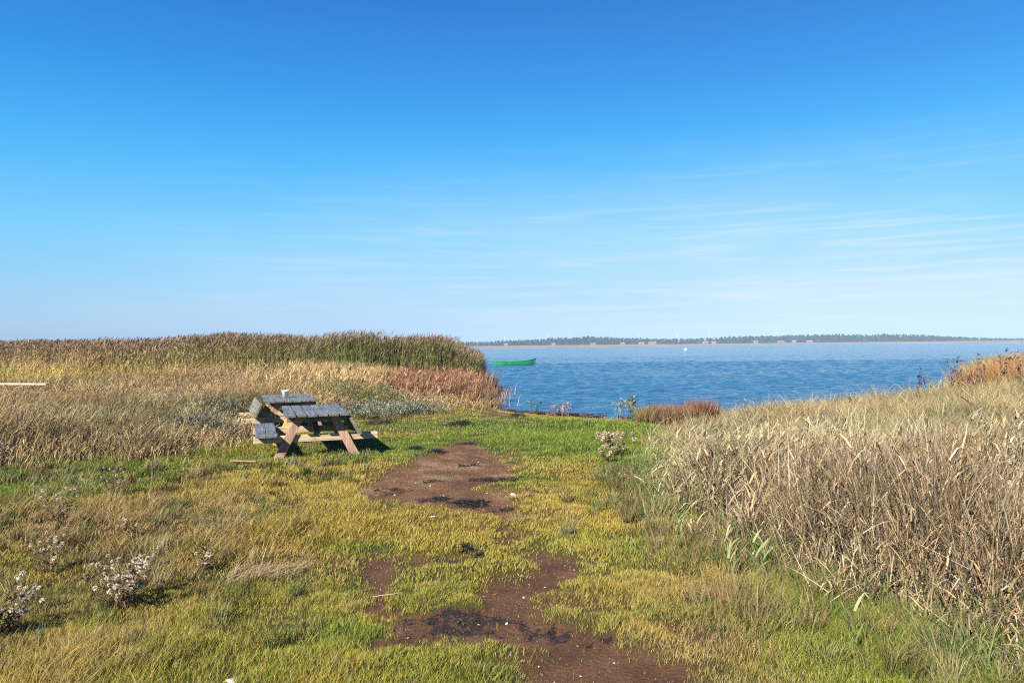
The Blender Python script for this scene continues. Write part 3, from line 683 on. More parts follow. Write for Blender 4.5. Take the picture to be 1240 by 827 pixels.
tag(pm('mud_clods', v, f, noise_mat('peaty mud', (0.012, 0.009, 0.006), (0.07, 0.04, 0.024), 30, 0.75, 0.3, 0.004)), 'dark clods of peaty mud along the wet strip of the path', 'mud', kind='stuff')

# coarser grass tussocks scattered through the left foreground and at the right margin
B = Blades()
def tussock(x, y, n, H, rad, c1, c2, wid=0.006, lean=.7, drp=.35, az0=None):
    a = rng.uniform(0, 2 * pi, n); r = rad * np.sqrt(rng.random(n)); px = x + np.cos(a) * r; py = y + np.sin(a) * r
    c = cmix(np.array([c1]), np.array([c2]), rng.random(n)) * rng.uniform(.75, 1.25, (n, 1))
    az = a + rng.normal(0, .6, n) if az0 is None else az0 + rng.normal(0, .6, n)
    B.add(np.stack([px, py, gz(px, py) - .005], 1), H * rng.uniform(.5, 1.1, n), wid * rng.uniform(.7, 1.3, n), c * .6, c * 1.1, 3, az, rng.uniform(.2, 1, n) * lean, rng.uniform(0, 1, n) * drp)  # tussock foot darkened in colour: brown base and painted shade between blades
TDG, TDB = (0.055, 0.085, 0.018), (0.10, 0.06, 0.03)
TG, TS, TBW, TGY = (0.12, 0.17, 0.035), (0.40, 0.31, 0.15), (0.20, 0.12, 0.06), (0.22, 0.25, 0.13)
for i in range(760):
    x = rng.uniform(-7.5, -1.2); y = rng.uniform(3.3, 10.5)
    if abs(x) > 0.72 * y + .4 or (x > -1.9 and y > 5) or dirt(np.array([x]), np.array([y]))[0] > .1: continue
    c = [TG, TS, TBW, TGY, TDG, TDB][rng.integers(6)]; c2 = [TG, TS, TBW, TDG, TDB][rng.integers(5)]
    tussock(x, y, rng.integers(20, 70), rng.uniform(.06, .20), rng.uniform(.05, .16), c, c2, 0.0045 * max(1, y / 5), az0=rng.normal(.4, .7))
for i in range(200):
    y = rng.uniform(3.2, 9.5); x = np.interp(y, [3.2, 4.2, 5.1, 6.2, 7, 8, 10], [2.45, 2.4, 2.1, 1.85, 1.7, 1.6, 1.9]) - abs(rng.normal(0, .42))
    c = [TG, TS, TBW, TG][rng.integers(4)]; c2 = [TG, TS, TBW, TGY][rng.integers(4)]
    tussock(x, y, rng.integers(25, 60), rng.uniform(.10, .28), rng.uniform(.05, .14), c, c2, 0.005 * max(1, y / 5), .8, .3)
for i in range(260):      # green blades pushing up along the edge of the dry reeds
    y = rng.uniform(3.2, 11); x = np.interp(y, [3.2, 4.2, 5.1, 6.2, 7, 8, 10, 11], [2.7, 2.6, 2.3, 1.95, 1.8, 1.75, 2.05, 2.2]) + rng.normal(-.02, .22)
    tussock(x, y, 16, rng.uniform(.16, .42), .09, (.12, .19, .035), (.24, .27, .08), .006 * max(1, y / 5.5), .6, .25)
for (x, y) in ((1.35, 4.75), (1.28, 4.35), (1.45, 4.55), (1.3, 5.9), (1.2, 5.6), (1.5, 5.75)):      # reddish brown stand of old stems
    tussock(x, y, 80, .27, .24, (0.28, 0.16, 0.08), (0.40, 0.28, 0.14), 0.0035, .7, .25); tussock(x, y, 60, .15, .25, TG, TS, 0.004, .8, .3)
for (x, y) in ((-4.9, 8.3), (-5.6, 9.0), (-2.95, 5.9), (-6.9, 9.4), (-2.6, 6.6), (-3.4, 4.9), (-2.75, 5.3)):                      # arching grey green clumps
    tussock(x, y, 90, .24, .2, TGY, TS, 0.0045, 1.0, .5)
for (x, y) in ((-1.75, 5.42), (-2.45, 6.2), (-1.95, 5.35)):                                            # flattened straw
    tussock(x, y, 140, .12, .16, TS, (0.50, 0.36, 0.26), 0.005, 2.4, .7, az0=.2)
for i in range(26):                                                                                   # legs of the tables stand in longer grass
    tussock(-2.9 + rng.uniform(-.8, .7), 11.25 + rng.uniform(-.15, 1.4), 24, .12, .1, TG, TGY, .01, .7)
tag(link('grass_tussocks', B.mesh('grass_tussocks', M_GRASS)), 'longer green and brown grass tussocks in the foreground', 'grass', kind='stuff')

# ------------------------------------------------------------------ stuff: dry reeds and grass on the right
B = Blades()
STR = col(0.50, 0.37, 0.19); STR2 = col(0.32, 0.225, 0.12); GREYG = col(0.35, 0.32, 0.19); PALE = col(0.60, 0.50, 0.33)
def pick(n, cols, w_):
    idx = rng.choice(len(cols), n, p=np.array(w_) / sum(w_)); return np.array(cols)[idx] * np.clip(rng.lognormal(-.05, .32, (n, 1)), .3, 1.5)
# front band: upright and broken reeds 4-9 m away
def right_front(n, x0, x1, y0, y1, wm):
    x, y = scatter(n, x0, x1, y0, y1); d = tall_r(x, y) + 0.0; k = (d < 0.5 * rng.random(len(d)) ** 3) & in_view(x, y, 1.0); x, y, d = x[k], y[k], d[k]; n = len(x)
    cl = fbm(x, y, 1.7, 101, 3); k = rng.random(n) < sstep(0.36, 0.56, fbm(x, y, 3.2, 104, 3)) * 1.0 + .10; x, y, d = x[k], y[k], d[k]; n = len(x); cl = fbm(x, y, 1.7, 101, 3)
    ed = sstep(0.35, -0.55, d)
    H = (0.24 + 0.66 * ed) * rng.uniform(.30, 1.15, n) * (.35 + 1.2 * cl)
    far = sstep(5.8, 10.0, y); H = H * (1 - .35 * far)
    c = cmix(pick(n, [STR, STR2, PALE, col(.22, .165, .105), col(.085, .062, .042), col(.28, .16, .09), col(.40, .36, .26)], [3.2, 4, 1.4, 4, 5, 1.0, 1.2]), pick(n, [GREYG, STR, col(.28, .30, .14)], [5, 3, 2]), far * .8)
    P = np.stack([x, y, gz(x, y) - .01], 1)
    B.add(P, H, rng.uniform(.004, .009, n) * wm, c * .75, c * 1.1, 3, None, rng.uniform(.05, .45, n) + .25 * far, rng.uniform(0, .25, n) + .2 * far, 1.4)  # stems coloured darker at the foot: old brown bases with painted shade
    m_ = int(n * .85); i = rng.integers(0, n, m_)          # leaves on the stems, hanging and broken
    P2 = P[i].copy(); P2[:, 2] += H[i] * rng.uniform(.15, .8, m_); P2[:, :2] += rng.normal(0, .05, (m_, 2))
    c2 = c[i] * rng.uniform(.85, 1.3, (m_, 1))
    B.add(P2, rng.uniform(.05, .24, m_), rng.uniform(.003, .011, m_) * wm, c2, c2 * 1.05, 3, rng.normal(.3, 1.5, m_), rng.uniform(.4, 1.4, m_), rng.uniform(.2, 1.3, m_), 1.1, belly=.4)
    m_ = int(n * .06); i = rng.integers(0, n, m_)          # fallen stalks lying across
    P3 = P[i].copy(); P3[:, 2] += H[i] * rng.uniform(.05, .6, m_)
    c3 = PALE * rng.uniform(.6, 1.05, (m_, 1)); ls = rng.uniform(.8, 2.2, m_)
    B.add(P3, rng.uniform(.1, .22, m_), rng.uniform(.005, .009, m_) * wm, c3, c3, 3, rng.uniform(0, 2 * pi, m_), ls, rng.uniform(.0, .3, m_), 1.0)
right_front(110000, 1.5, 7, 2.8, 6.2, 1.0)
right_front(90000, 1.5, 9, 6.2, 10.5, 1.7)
# behind: softer greyish beige grass sinking towards the water
def right_back(n, x0, x1, y0, y1, wm, hm):
    x, y = scatter(n, x0, x1, y0, y1); d = tall_r(x, y); k = (d < 0.1) & in_view(x, y, 1.5) & (shore_d(x, y) > .1); x, y = x[k], y[k]; n = len(x)
    cl = fbm(x, y, .9, 111, 4)
    k = rng.random(n) < .25 + .75 * sstep(7.5, 10.5, y); x, y, cl = x[k], y[k], cl[k]; n = len(x)
    H = hm * rng.uniform(.4, 1.15, n) * (.5 + 1.0 * cl) * (1 + .30 * sstep(6.5, 11.5, x)) * (1 - .40 * sstep(6, 3.5, x))
    c = cmix(pick(n, [GREYG, STR, PALE, STR2, col(.16, .14, .08)], [4, 3, 3, 2, 1.6]), pick(n, [col(.24, .27, .15), GREYG, STR2], [3, 3, 1]), sstep(.45, .62, fbm(x, y, 1.3, 115, 3)))
    c = c * col(.86, .79, .68); c = c * (0.75 + .5 * sstep(.35, .65, fbm(x, y, 1.1, 118, 3)))[:, None]
    B.add(np.stack([x, y, gz(x, y) - .01], 1), H, rng.uniform(.005, .010, n) * wm, c * .85, c * 1.12, 3, rng.normal(.5, 1.6, n), rng.uniform(.2, 1.0, n), rng.uniform(.1, .6, n), 1.5)  # slightly darker foot colour, part brown base, part painted shading
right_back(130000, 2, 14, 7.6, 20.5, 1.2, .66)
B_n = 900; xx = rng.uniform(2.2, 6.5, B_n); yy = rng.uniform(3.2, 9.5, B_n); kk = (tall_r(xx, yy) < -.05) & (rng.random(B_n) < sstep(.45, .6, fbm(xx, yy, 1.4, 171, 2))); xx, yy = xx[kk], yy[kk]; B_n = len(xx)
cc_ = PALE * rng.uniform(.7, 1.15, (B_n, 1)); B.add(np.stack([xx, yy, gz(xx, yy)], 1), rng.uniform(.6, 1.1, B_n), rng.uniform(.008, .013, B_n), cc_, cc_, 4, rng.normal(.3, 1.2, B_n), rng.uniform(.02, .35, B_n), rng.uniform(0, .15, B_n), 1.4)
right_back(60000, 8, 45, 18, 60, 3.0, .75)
for i in range(330):      # uneven tufts breaking the top of the stand
    x = rng.uniform(2.2, 13); y = rng.uniform(5.5, 19)
    if tall_r(np.array([x]), np.array([y]))[0] > -.4 or abs(x) > .72 * y + 1: continue
    n = 60; a = rng.uniform(0, 2 * pi, n); r = .22 * np.sqrt(rng.random(n)); px = x + np.cos(a) * r; py = y + np.sin(a) * r
    cc_ = np.array([(.22, .20, .12), (.40, .31, .17), (.24, .14, .08), (.17, .19, .08), (.50, .42, .28)])[rng.integers(5)] * rng.uniform(.75, 1.25, (n, 1))
    B.add(np.stack([px, py, gz(px, py)], 1), rng.uniform(.5, .82) * (1 - .25 * (x < 5)) * rng.uniform(.6, 1.1, n), rng.uniform(.005, .010, n) * max(1, y / 7), cc_ * .85, cc_ * 1.1, 3, a + rng.normal(.3, .6, n), rng.uniform(.1, .9, n), rng.uniform(0, .8, n), 1.5)  # tuft foot colour dimmed: browner base with shading painted in
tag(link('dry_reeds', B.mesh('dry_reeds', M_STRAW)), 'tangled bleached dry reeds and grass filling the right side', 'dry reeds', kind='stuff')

B = Blades()
def rust(n, cx, cy_, rx, ry_, h_, wm, cols, az=None):
    a = rng.uniform(0, 2 * pi, n); r = np.sqrt(rng.random(n)); x = cx + rx * r * np.cos(a); y = cy_ + ry_ * r * np.sin(a)
    x, y = warp(x, y, .5, .8, 120); k = shore_d(x, y) > 0; x, y = x[k], y[k]; n = len(x)
    c = pick(n, cols, [1] * len(cols))
    B.add(np.stack([x, y, gz(x, y)], 1), h_ * rng.uniform(.5, 1.15, n) * (.7 + .6 * fbm(x, y, 1.2, 125, 3)), rng.uniform(.006, .011, n) * wm, c * .6, c * 1.05, 3, az, rng.uniform(.1, .5, n), rng.uniform(0, .3, n))  # root end darkened, brown base mixed with painted shade
RU = [col(.38, .17, .06), col(.46, .24, .10), col(.30, .13, .05), col(.44, .30, .15)]
rust(30000, 18.2, 21.8, 4.8, 3.2, 1.08, 1.7, RU)
rust(9000, 23, 28, 5, 4, 1.15, 2.4, RU)
tag(link('rust_grass', B.mesh('rust_grass', M_STRAW)), 'rust coloured stand of tall grass at the right edge by the water', 'grass', kind='stuff')
B = Blades()
RD = [col(.22, .085, .055), col(.17, .07, .045), col(.28, .15, .08), col(.24, .19, .08), col(.34, .24, .14)]
rust(4200, 3.65, 16.1, .6, .7, .52, 1.4, RD)
rust(2200, 4.15, 16.3, .25, .6, .66, 1.4, [col(.24, .085, .055), col(.18, .07, .045), col(.30, .2, .12)])
rust(1600, 3.05, 16.2, .3, .6, .45, 1.5, [col(.24, .15, .06), col(.28, .22, .08)])
tag(link('red_rushes', B.mesh('red_rushes', M_STRAW)), 'dark red rushes at the shore left of the pale dry reeds', 'rushes', kind='stuff')

# ------------------------------------------------------------------ stuff: dry field on the left
B = Blades()
OCH = col(.43, .29, .12); YEL = col(.44, .34, .05); WSH = col(.56, .43, .24)
def left_field(n, x0, x1, y0, y1, wm, hm):
    x, y = scatter(n, x0, x1, y0, y1); d = tall_l(x, y); k = (d < .8 * rng.random(len(d)) ** 3) & in_view(x, y, 1.5); x, y, d = x[k], y[k], d[k]
    k = (shore_d(x, y) > -1.0); x, y, d = x[k], y[k], d[k]; n = len(x)
    cl = fbm(x, y, .7, 131, 4); ed = sstep(0.5, -.7, d)
    right = sstep(-6.0, -3.0, x) * sstep(24, 20, y)
    H = hm * (.45 + .55 * ed) * (1 + .75 * sstep(21, 33, y)) * (1 - .45 * np.exp(-((x + 6.0) / 1.8) ** 2 - ((y - 13.0) / 2.5) ** 2)) * rng.uniform(.5, 1.1, n) * (.6 + .8 * cl) * (1 - .35 * right)
    # the hollow right behind the tables and around the shrubs stays lower
    k1 = sstep(.48, .66, fbm(x, y, .45, 135, 3)); c = cmix(pick(n, [OCH, STR, WSH, STR2, col(.13, .09, .055)], [4, 4, 2, 3, 3]), pick(n, [col(.32, .19, .10), OCH, col(.40, .30, .16)], [2, 3, 1]), k1)
    k2 = np.exp(-((x + 21) / 6) ** 2 - ((y - 30) / 4) ** 2); c = cmix(c, pick(n, [YEL, OCH], [3, 1]), np.clip(k2 * 1.4, 0, .95)); H = H * (1 - .25 * k2)
    k3 = np.clip(sstep(.62, .72, fbm(x, y, .5, 138, 3)) * .6 + .6 * np.exp(-((x + 6.6) / 1.8) ** 2 - ((y - 14.5) / 2.0) ** 2), 0, .7); c = cmix(c, pick(n, [col(.20, .22, .09), col(.26, .26, .15)], [1, 1]), k3)
    k4 = rng.random(n) < sstep(.34, .54, fbm(x, y, 2.0, 139, 3)) + .22; x, y, H, c = x[k4], y[k4], H[k4], c[k4]; n = len(x)
    c = c * (0.70 + .5 * sstep(.35, .65, fbm(x, y, .8, 137, 3)))[:, None]
    B.add(np.stack([x, y, gz(x, y) - .01], 1), H, rng.uniform(.004, .009, n) * wm, c * .8, c * 1.12, 3, rng.normal(.6, 1.5, n), rng.uniform(.15, .75, n), rng.uniform(.1, .55, n), 1.5)  # field grass feet darker in colour, their own brown plus painted shading
    m_ = int(n * .25); i = rng.integers(0, n, m_); P2 = np.stack([x[i], y[i], gz(x[i], y[i]) + H[i] * rng.uniform(.3, .85, m_)], 1)
    B.add(P2, rng.uniform(.06, .16, m_), rng.uniform(.005, .010, m_) * wm * .8, c[i], c[i] * 1.2, 2, rng.normal(.4, 1.2, m_), rng.uniform(.4, 1.4, m_), rng.uniform(.3, 1.4, m_), 1.1, belly=.5)
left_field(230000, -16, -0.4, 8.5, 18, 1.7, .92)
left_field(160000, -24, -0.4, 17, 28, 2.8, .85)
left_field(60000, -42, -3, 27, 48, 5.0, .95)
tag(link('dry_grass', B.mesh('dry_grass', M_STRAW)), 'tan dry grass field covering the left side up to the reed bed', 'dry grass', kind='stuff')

# tall reed bed: stems with green leafy tops and brown plumes
B = Blades()
FR = np.array([(-2.2, 27.0), (-4.2, 27.4), (-7.5, 28.0), (-13, 31.5), (-20, 36), (-31, 44), (-60, 70), (-120, 120)])      # the front of the stand: x -> y
def reed_bed(n, x0, x1, depth, wm):
    x = rng.uniform(x0, x1, n); dd = depth * rng.random(n) ** 1.3
    y = np.interp(-x, -FR[:, 0], FR[:, 1]) + dd + 1.6 * (fbm(x, x * 0, .35, 141) - .5)
    # round shoulder at the water side: the stand ends and drops
    endx = -1.28 - .012 * (y - 27) + 0.5 * (fbm(y, y * 0, .8, 144) - .5) * 1.0; k = (x < endx) & in_view(x, y, 3); x, y, dd, endx = x[k], y[k], dd[k], endx[k]; n = len(x)
    sh = sstep(-.2, 1.7, endx - x)
    H = (1.75 + 0.74 * sh) * rng.uniform(.82, 1.06, n) * (.86 + .28 * fbm(x, y, .6, 146, 3))
    H = H * np.interp(x, [-60, -31, -20, -15, -10, -5, 0], [1.0, .86, .81, .85, .95, 1.02, 1.05])
    z0 = np.maximum(gz(x, y), WATER - .25)
    green = np.interp(x, [-40, -26, -18, -12, -7, -2], [.05, .12, .30, .62, .95, 1.0]) + .5 * (fbm(x, y, .35, 148, 3) - .5); green = np.clip(green, 0, 1)
    red = np.interp(x, [-7, -4.5, -3.0, -1], [0, .2, .9, 1.0])
    cb = cmix(pick(n, [STR, OCH, WSH], [2, 2, 1]), pick(n, [col(.30, .13, .07), col(.34, .19, .11), col(.24, .11, .06)], [1, 1, 1]), red)
    cm_ = cmix(pick(n, [OCH, STR, STR2], [2, 1, 1]), pick(n, [col(.155, .18, .05), col(.23, .235, .085)], [1, 1]), green)
    ct_ = cmix(pick(n, [col(.27, .18, .12), col(.33, .23, .15)], [1, 1]), pick(n, [col(.16, .175, .055), col(.21, .18, .09)], [1, 1]), green * .8)
    P = np.stack([x, y, z0], 1)
    B.add(P, H, rng.uniform(.010, .016, n) * wm, cb, ct_, 4, rng.normal(.2, .8, n), rng.uniform(.02, .16, n), 0.02, 2.0, cm=cm_)
    for rep in range(5):                                   # leaves
        f_ = rng.uniform(.35, .95, n); PL = P.copy(); PL[:, 2] += H * f_
        PL[:, :2] += rng.normal(0, .05, (n, 2))
        cc = cmix(cmix(cb, cm_, sstep(.3, .6, f_)), ct_, sstep(.72, .92, f_)) * rng.uniform(.7, 1.25, (n, 1))
        B.add(PL, rng.uniform(.14, .34, n), rng.uniform(.009, .016, n) * wm, cc, cc * 1.15, 2, rng.normal(.3, 1.2, n), rng.uniform(.3, 1.1, n), rng.uniform(.1, .9, n), 1.2, belly=.4)
    k = rng.random(n) < .5; PP = P[k].copy(); PP[:, 2] += H[k] * .95                       # plumes
    cp = pick(k.sum(), [col(.20, .125, .09), col(.26, .17, .12), col(.14, .095, .06)], [1, 1, 1])
    B.add(PP, rng.uniform(.10, .22, k.sum()), rng.uniform(.014, .026, k.sum()) * wm * .7, cp, cp * 1.1, 2, rng.normal(.2, .5, k.sum()), rng.uniform(.2, .7, k.sum()), .15, 1.3, belly=.6)
reed_bed(34000, -14, -1.0, 7, 1.15)
reed_bed(26000, -40, -13, 9, 1.8)
reed_bed(6000, -130, -38, 14, 6)
# reddish shorter reeds before it, thinning out into the water
def red_reeds(n):
    x = rng.uniform(-7.5, 0.6, n); y = rng.uniform(20.6, 29.5, n)
    right = np.interp(y, [20.6, 22, 23.5, 25.5, 27, 29.5], [-0.85, -.95, -1.0, -.9, -.85, -1.1]); e = right - x
    den = sstep(-.55, .55, e + .5 * (fbm(x, y, 1.5, 151, 3) - .5)); den = den * np.where(e < 0.35, .35, 1)
    den = den * sstep(20.4, 21.2, y + .8 * (fbm(x, y, 1., 153) - .5) + .2 * (x + 1))
    k = (rng.random(n) < den); x, y, e = x[k], y[k], e[k]; n = len(x)
    H = rng.uniform(.55, 1.0, n) * (.8 + .5 * fbm(x, y, .9, 155, 3)) * np.interp(y, [20.6, 24, 29], [.80, 1.35, 1.5])
    lr = sstep(-5.1, -3.1, x + .8 * (fbm(x, y, .8, 159) - .5)); c = cmix(pick(n, [OCH, STR, WSH], [2, 2, 1]), pick(n, [col(.27, .115, .06), col(.33, .18, .10), col(.20, .09, .055), col(.38, .26, .16)], [3, 3, 2, 2]), lr)
    P = np.stack([x, y, np.maximum(gz(x, y), WATER - .2) - .01], 1)
    B.add(P, H, rng.uniform(.009, .015, n) * 1.6, c * .75, c * 1.1, 3, rng.normal(.2, 1.2, n), rng.uniform(.05, .3, n), 0.05, 1.5)  # reed feet darkened: brownish base and shade put into the colour
    m_ = int(n * .8); i = rng.integers(0, n, m_); P2 = P[i].copy(); P2[:, 2] += H[i] * rng.uniform(.3, .9, m_)
    B.add(P2, rng.uniform(.10, .24, m_), rng.uniform(.013, .02, m_) * 1.5, c[i], c[i] * 1.15, 2, rng.normal(.3, 1.3, m_), rng.uniform(.3, 1.2, m_), rng.uniform(0, .8, m_), 1.2, belly=.3)
red_reeds(30000)
# a few sparse stems standing in open water off the point
n = 260; x = rng.normal(-0.62, .28, n); y = rng.uniform(24, 31, n); k = x > -1.2; x, y = x[k], y[k]; n = len(x)
c = pick(n, [col(.50, .42, .38), col(.40, .25, .18), col(.30, .18, .12)], [2, 1, 1])
B.add(np.stack([x, y, np.full(n, WATER - .1)], 1), rng.uniform(.3, .75, n), .018, c, c * 1.1, 3, None, rng.uniform(.05, .35, n), .1)
n = 60; x = rng.normal(-.85, .12, n); y = rng.uniform(31, 33, n); c = pick(n, [col(.24, .20, .12), col(.30, .18, .12)], [1, 1])
B.add(np.stack([x, y, np.full(n, WATER - .1)], 1), rng.uniform(.6, 1.25, n), .03, c, c, 3, None, rng.uniform(.05, .2, n), .1)
tag(link('reed_bed', B.mesh('reed_bed', M_STRAW)), 'tall reed bed with green leafy tops and reddish stems at the water', 'reed bed', kind='stuff')

# ------------------------------------------------------------------ grey green shrubs behind the tables
def shrub(x, y, rx, ry_, h_, cols, label, n=2600, name='shrub', leaf=(.035, .07), wid=.014):
    e = empty(name, (x, y, gz1(x, y))); tag(e, label, 'shrub')
    S = Blades(); ns = 60; a = rng.uniform(0, 2 * pi, ns)
    P = np.zeros((ns, 3)); P[:, 0] = rng.normal(0, .12 * rx, ns); P[:, 1] = rng.normal(0, .12 * ry_, ns); P[:, 2] = -.02
    S.add(P, h_ * rng.uniform(.6, .95, ns), .012, np.tile(col(.13, .10, .07), (ns, 1)), np.tile(col(.20, .17, .11), (ns, 1)), 3, a, rng.uniform(.2, 1, ns) * rx / h_, .1)
    link('stem', S.mesh('stem', M_STRAW), e)
    S = Blades(); nc = 46; ca = rng.uniform(0, 2 * pi, nc); cr = np.sqrt(rng.random(nc)); cxx = np.cos(ca) * cr * rx; cyy = np.sin(ca) * cr * ry_
    cz = h_ * (1 - .55 * cr ** 2) * rng.uniform(.45, 1, nc); i = rng.integers(0, nc, n)
    P = np.stack([cxx[i] + rng.normal(0, .11, n), cyy[i] + rng.normal(0, .11, n), np.maximum(cz[i] + rng.normal(0, .07, n), 0)], 1)
    cc = pick(n, cols, [1] * len(cols)) * rng.uniform(.8, 1.2, nc)[i][:, None]
    S.add(P, rng.uniform(*leaf, n), wid, cc * .85, cc * 1.15, 2, None, rng.uniform(.2, 1.4, n), rng.uniform(0, .6, n), 1.1, belly=.5)
    link('foliage', S.mesh('foliage', M_LEAF), e)
SIL = [col(.26, .28, .20), col(.34, .35, .28), col(.17, .20, .11), col(.20, .19, .10)]; OLV = [col(.24, .24, .08), col(.30, .28, .10), col(.18, .20, .07)]; GRB = [col(.22, .22, .14), col(.30, .27, .18), col(.13, .13, .08)]
shrub(-3.35, 17.3, .95, .7, .42, SIL, 'silvery grey shrub right behind the two picnic tables, widest of its row')
shrub(-2.45, 18.3, .85, .6, .30, SIL, 'low silvery shrub at the right end of its row, before the red reeds')
shrub(-4.6, 19.6, 1.1, .8, .80, OLV, 'olive green bush behind the picnic tables, under the tall reeds')
shrub(-3.55, 19.9, .8, .7, .62, OLV, 'smaller brownish olive bush between the silvery shrubs and the tan reeds')
shrub(-6.1, 15.6, 1.0, .8, .62, GRB, 'grey green bush directly left of the farther picnic table')
shrub(-7.7, 16.6, 1.0, .8, .62, GRB, 'grey green bush in the tan grass, second to the left of the tables')
shrub(-5.7, 13.2, .7, .5, .42, GRB, 'low grey bush left of the near table bench')
shrub(-8.15, 10.9, .6, .4, .35, GRB, 'dark grey green bush at the left edge where turf meets the tall grass')

# ------------------------------------------------------------------ thistles gone to seed, single plants
def fluff_mesh(name, r, cols, n=60):
    S = Blades(0.8); cols = [c_ * 1.25 for c_ in cols]; a = rng.uniform(0, 2 * pi, n); el = np.arcsin(rng.uniform(-.75, 1, n)); el = np.where(np.abs(el) < .06, .06, el)
    S.add(np.zeros((n, 3)), r * np.sin(el), r * .38, np.tile(cols[0], (n, 1)), pick(n, cols, [1] * len(cols)), 2, a, np.cos(el) / np.sin(el), 0, 1.0, face=rng.uniform(0, 6.3, n), belly=.3)
    return S.mesh(name, M_LEAF)
WHT = [col(.66, .59, .46), col(.74, .68, .56), col(.50, .40, .27)]; PNK = [col(.58, .44, .30), col(.68, .55, .40), col(.42, .30, .18)]
HEADS_W = [fluff_mesh('seed_head', .018, WHT) for _ in range(3)]; HEADS_P = [fluff_mesh('seed_head', .036, PNK, 60) for _ in range(3)]
def thistle(x, y, h_, rad, nst, nhead, heads, label, sz=1.0, drk=1.0, leafcol=(.16, .11, .06), group='plants gone to white seed', tilt=.4):
    z = gz1(x, y); e = empty('thistle', (x, y, z)); tag(e, label, 'thistle', group)
    S = Blades(); a = rng.uniform(0, 2 * pi, nst); r0 = rad * .3 * np.sqrt(rng.random(nst))
    P = np.stack([np.cos(a) * r0, np.sin(a) * r0, np.full(nst, -.02)], 1); H = h_ * rng.uniform(.6, 1.05, nst); ln = rng.uniform(.2, 1, nst) * rad / h_
    S.add(P, H, .006, np.tile(col(.22, .13, .07), (nst, 1)), np.tile(col(.36, .25, .14), (nst, 1)), 3, a, ln, 0.05, 1.7)
    link('stem', S.mesh('stem', M_STRAW), e)
    S = Blades(); m_ = nst * 9; i = rng.integers(0, nst, m_); t = rng.uniform(.1, .9, m_)
    PL = np.stack([P[i, 0] + np.cos(a[i]) * H[i] * ln[i] * t ** 1.7, P[i, 1] + np.sin(a[i]) * H[i] * ln[i] * t ** 1.7, H[i] * t], 1) + rng.normal(0, .015, (m_, 3)) * [1, 1, .3]
    lc = np.tile(np.array(leafcol), (m_, 1)) * rng.uniform(.5, 1.7, (m_, 1)); S.add(PL, rng.uniform(.03, .09, m_), .012, lc, lc * 1.3, 2, None, rng.uniform(.4, 1.8, m_), rng.uniform(.2, 1.2, m_), 1.1, belly=.4)
    link('foliage', S.mesh('foliage', M_LEAF), e)
    for k in range(nhead):
        j = rng.integers(nst); t = rng.uniform(.40, 1.0) if k >= nst else 1.0; j = k if k < nst else j
        p = Vector((P[j, 0] + cos(a[j]) * H[j] * ln[j] * t ** 1.7 + rng.normal(0, .02), P[j, 1] + sin(a[j]) * H[j] * ln[j] * t ** 1.7 + rng.normal(0, .02), H[j] * (t - .05 * t ** 3)))
        o = link('seed_head', heads[k % 3], e); o.location = p; o.scale = [sz * rng.uniform(.7, 1.25)] * 3; o.rotation_euler = (rng.normal(0, tilt), rng.normal(0, tilt), rng.uniform(0, 6))
thistle(-2.55, 4.78, .34, .24, 22, 70, HEADS_W, 'large clump of white fluffy seed heads on brown stems in the left foreground')
thistle(-3.02, 4.35, .32, .22, 20, 56, HEADS_W, 'clump of white seed heads cut by the left edge of the photo')
thistle(-3.45, 5.52, .30, .16, 10, 16, HEADS_W, 'small sparse clump of white seed heads behind the large foreground one')
thistle(-4.12, 6.69, .44, .20, 12, 20, HEADS_W, 'dark brown thistle with scattered white heads in the middle of the left turf', .9)
thistle(-4.42, 8.2, .34, .16, 8, 12, HEADS_W, 'thin thistle with few white heads, farthest back of those in the left turf', .9)
thistle(-3.25, 6.3, .24, .12, 7, 9, HEADS_W, 'tiny brown thistle between the dark brown one and the pale straw patch', .85)
thistle(-2.30, 5.45, .16, .10, 6, 8, HEADS_W, 'little dried thistle with curled pale heads beside the flattened straw', .85)
thistle(1.52, 11.0, .42, .30, 20, 52, HEADS_P, 'mound of dried cream pink seed heads in the bright green grass', .95, leafcol=(.13, .14, .05))
thistle(1.30, 10.45, .24, .20, 9, 14, HEADS_P, 'low sprawl of cream seed heads at the left foot of the pink mound', .8, leafcol=(.13, .14, .05))
thistle(1.27, 8.8, .12, .08, 5, 6, HEADS_P, 'two or three small cream heads alone in the ochre turf below the mound', .6, leafcol=(.13, .14, .05))
thistle(3.35, 5.55, .80, .34, 20, 60, HEADS_W, 'tall brown plant with white fluff standing among the dry reeds on the right', .9, leafcol=(.22, .12, .08))

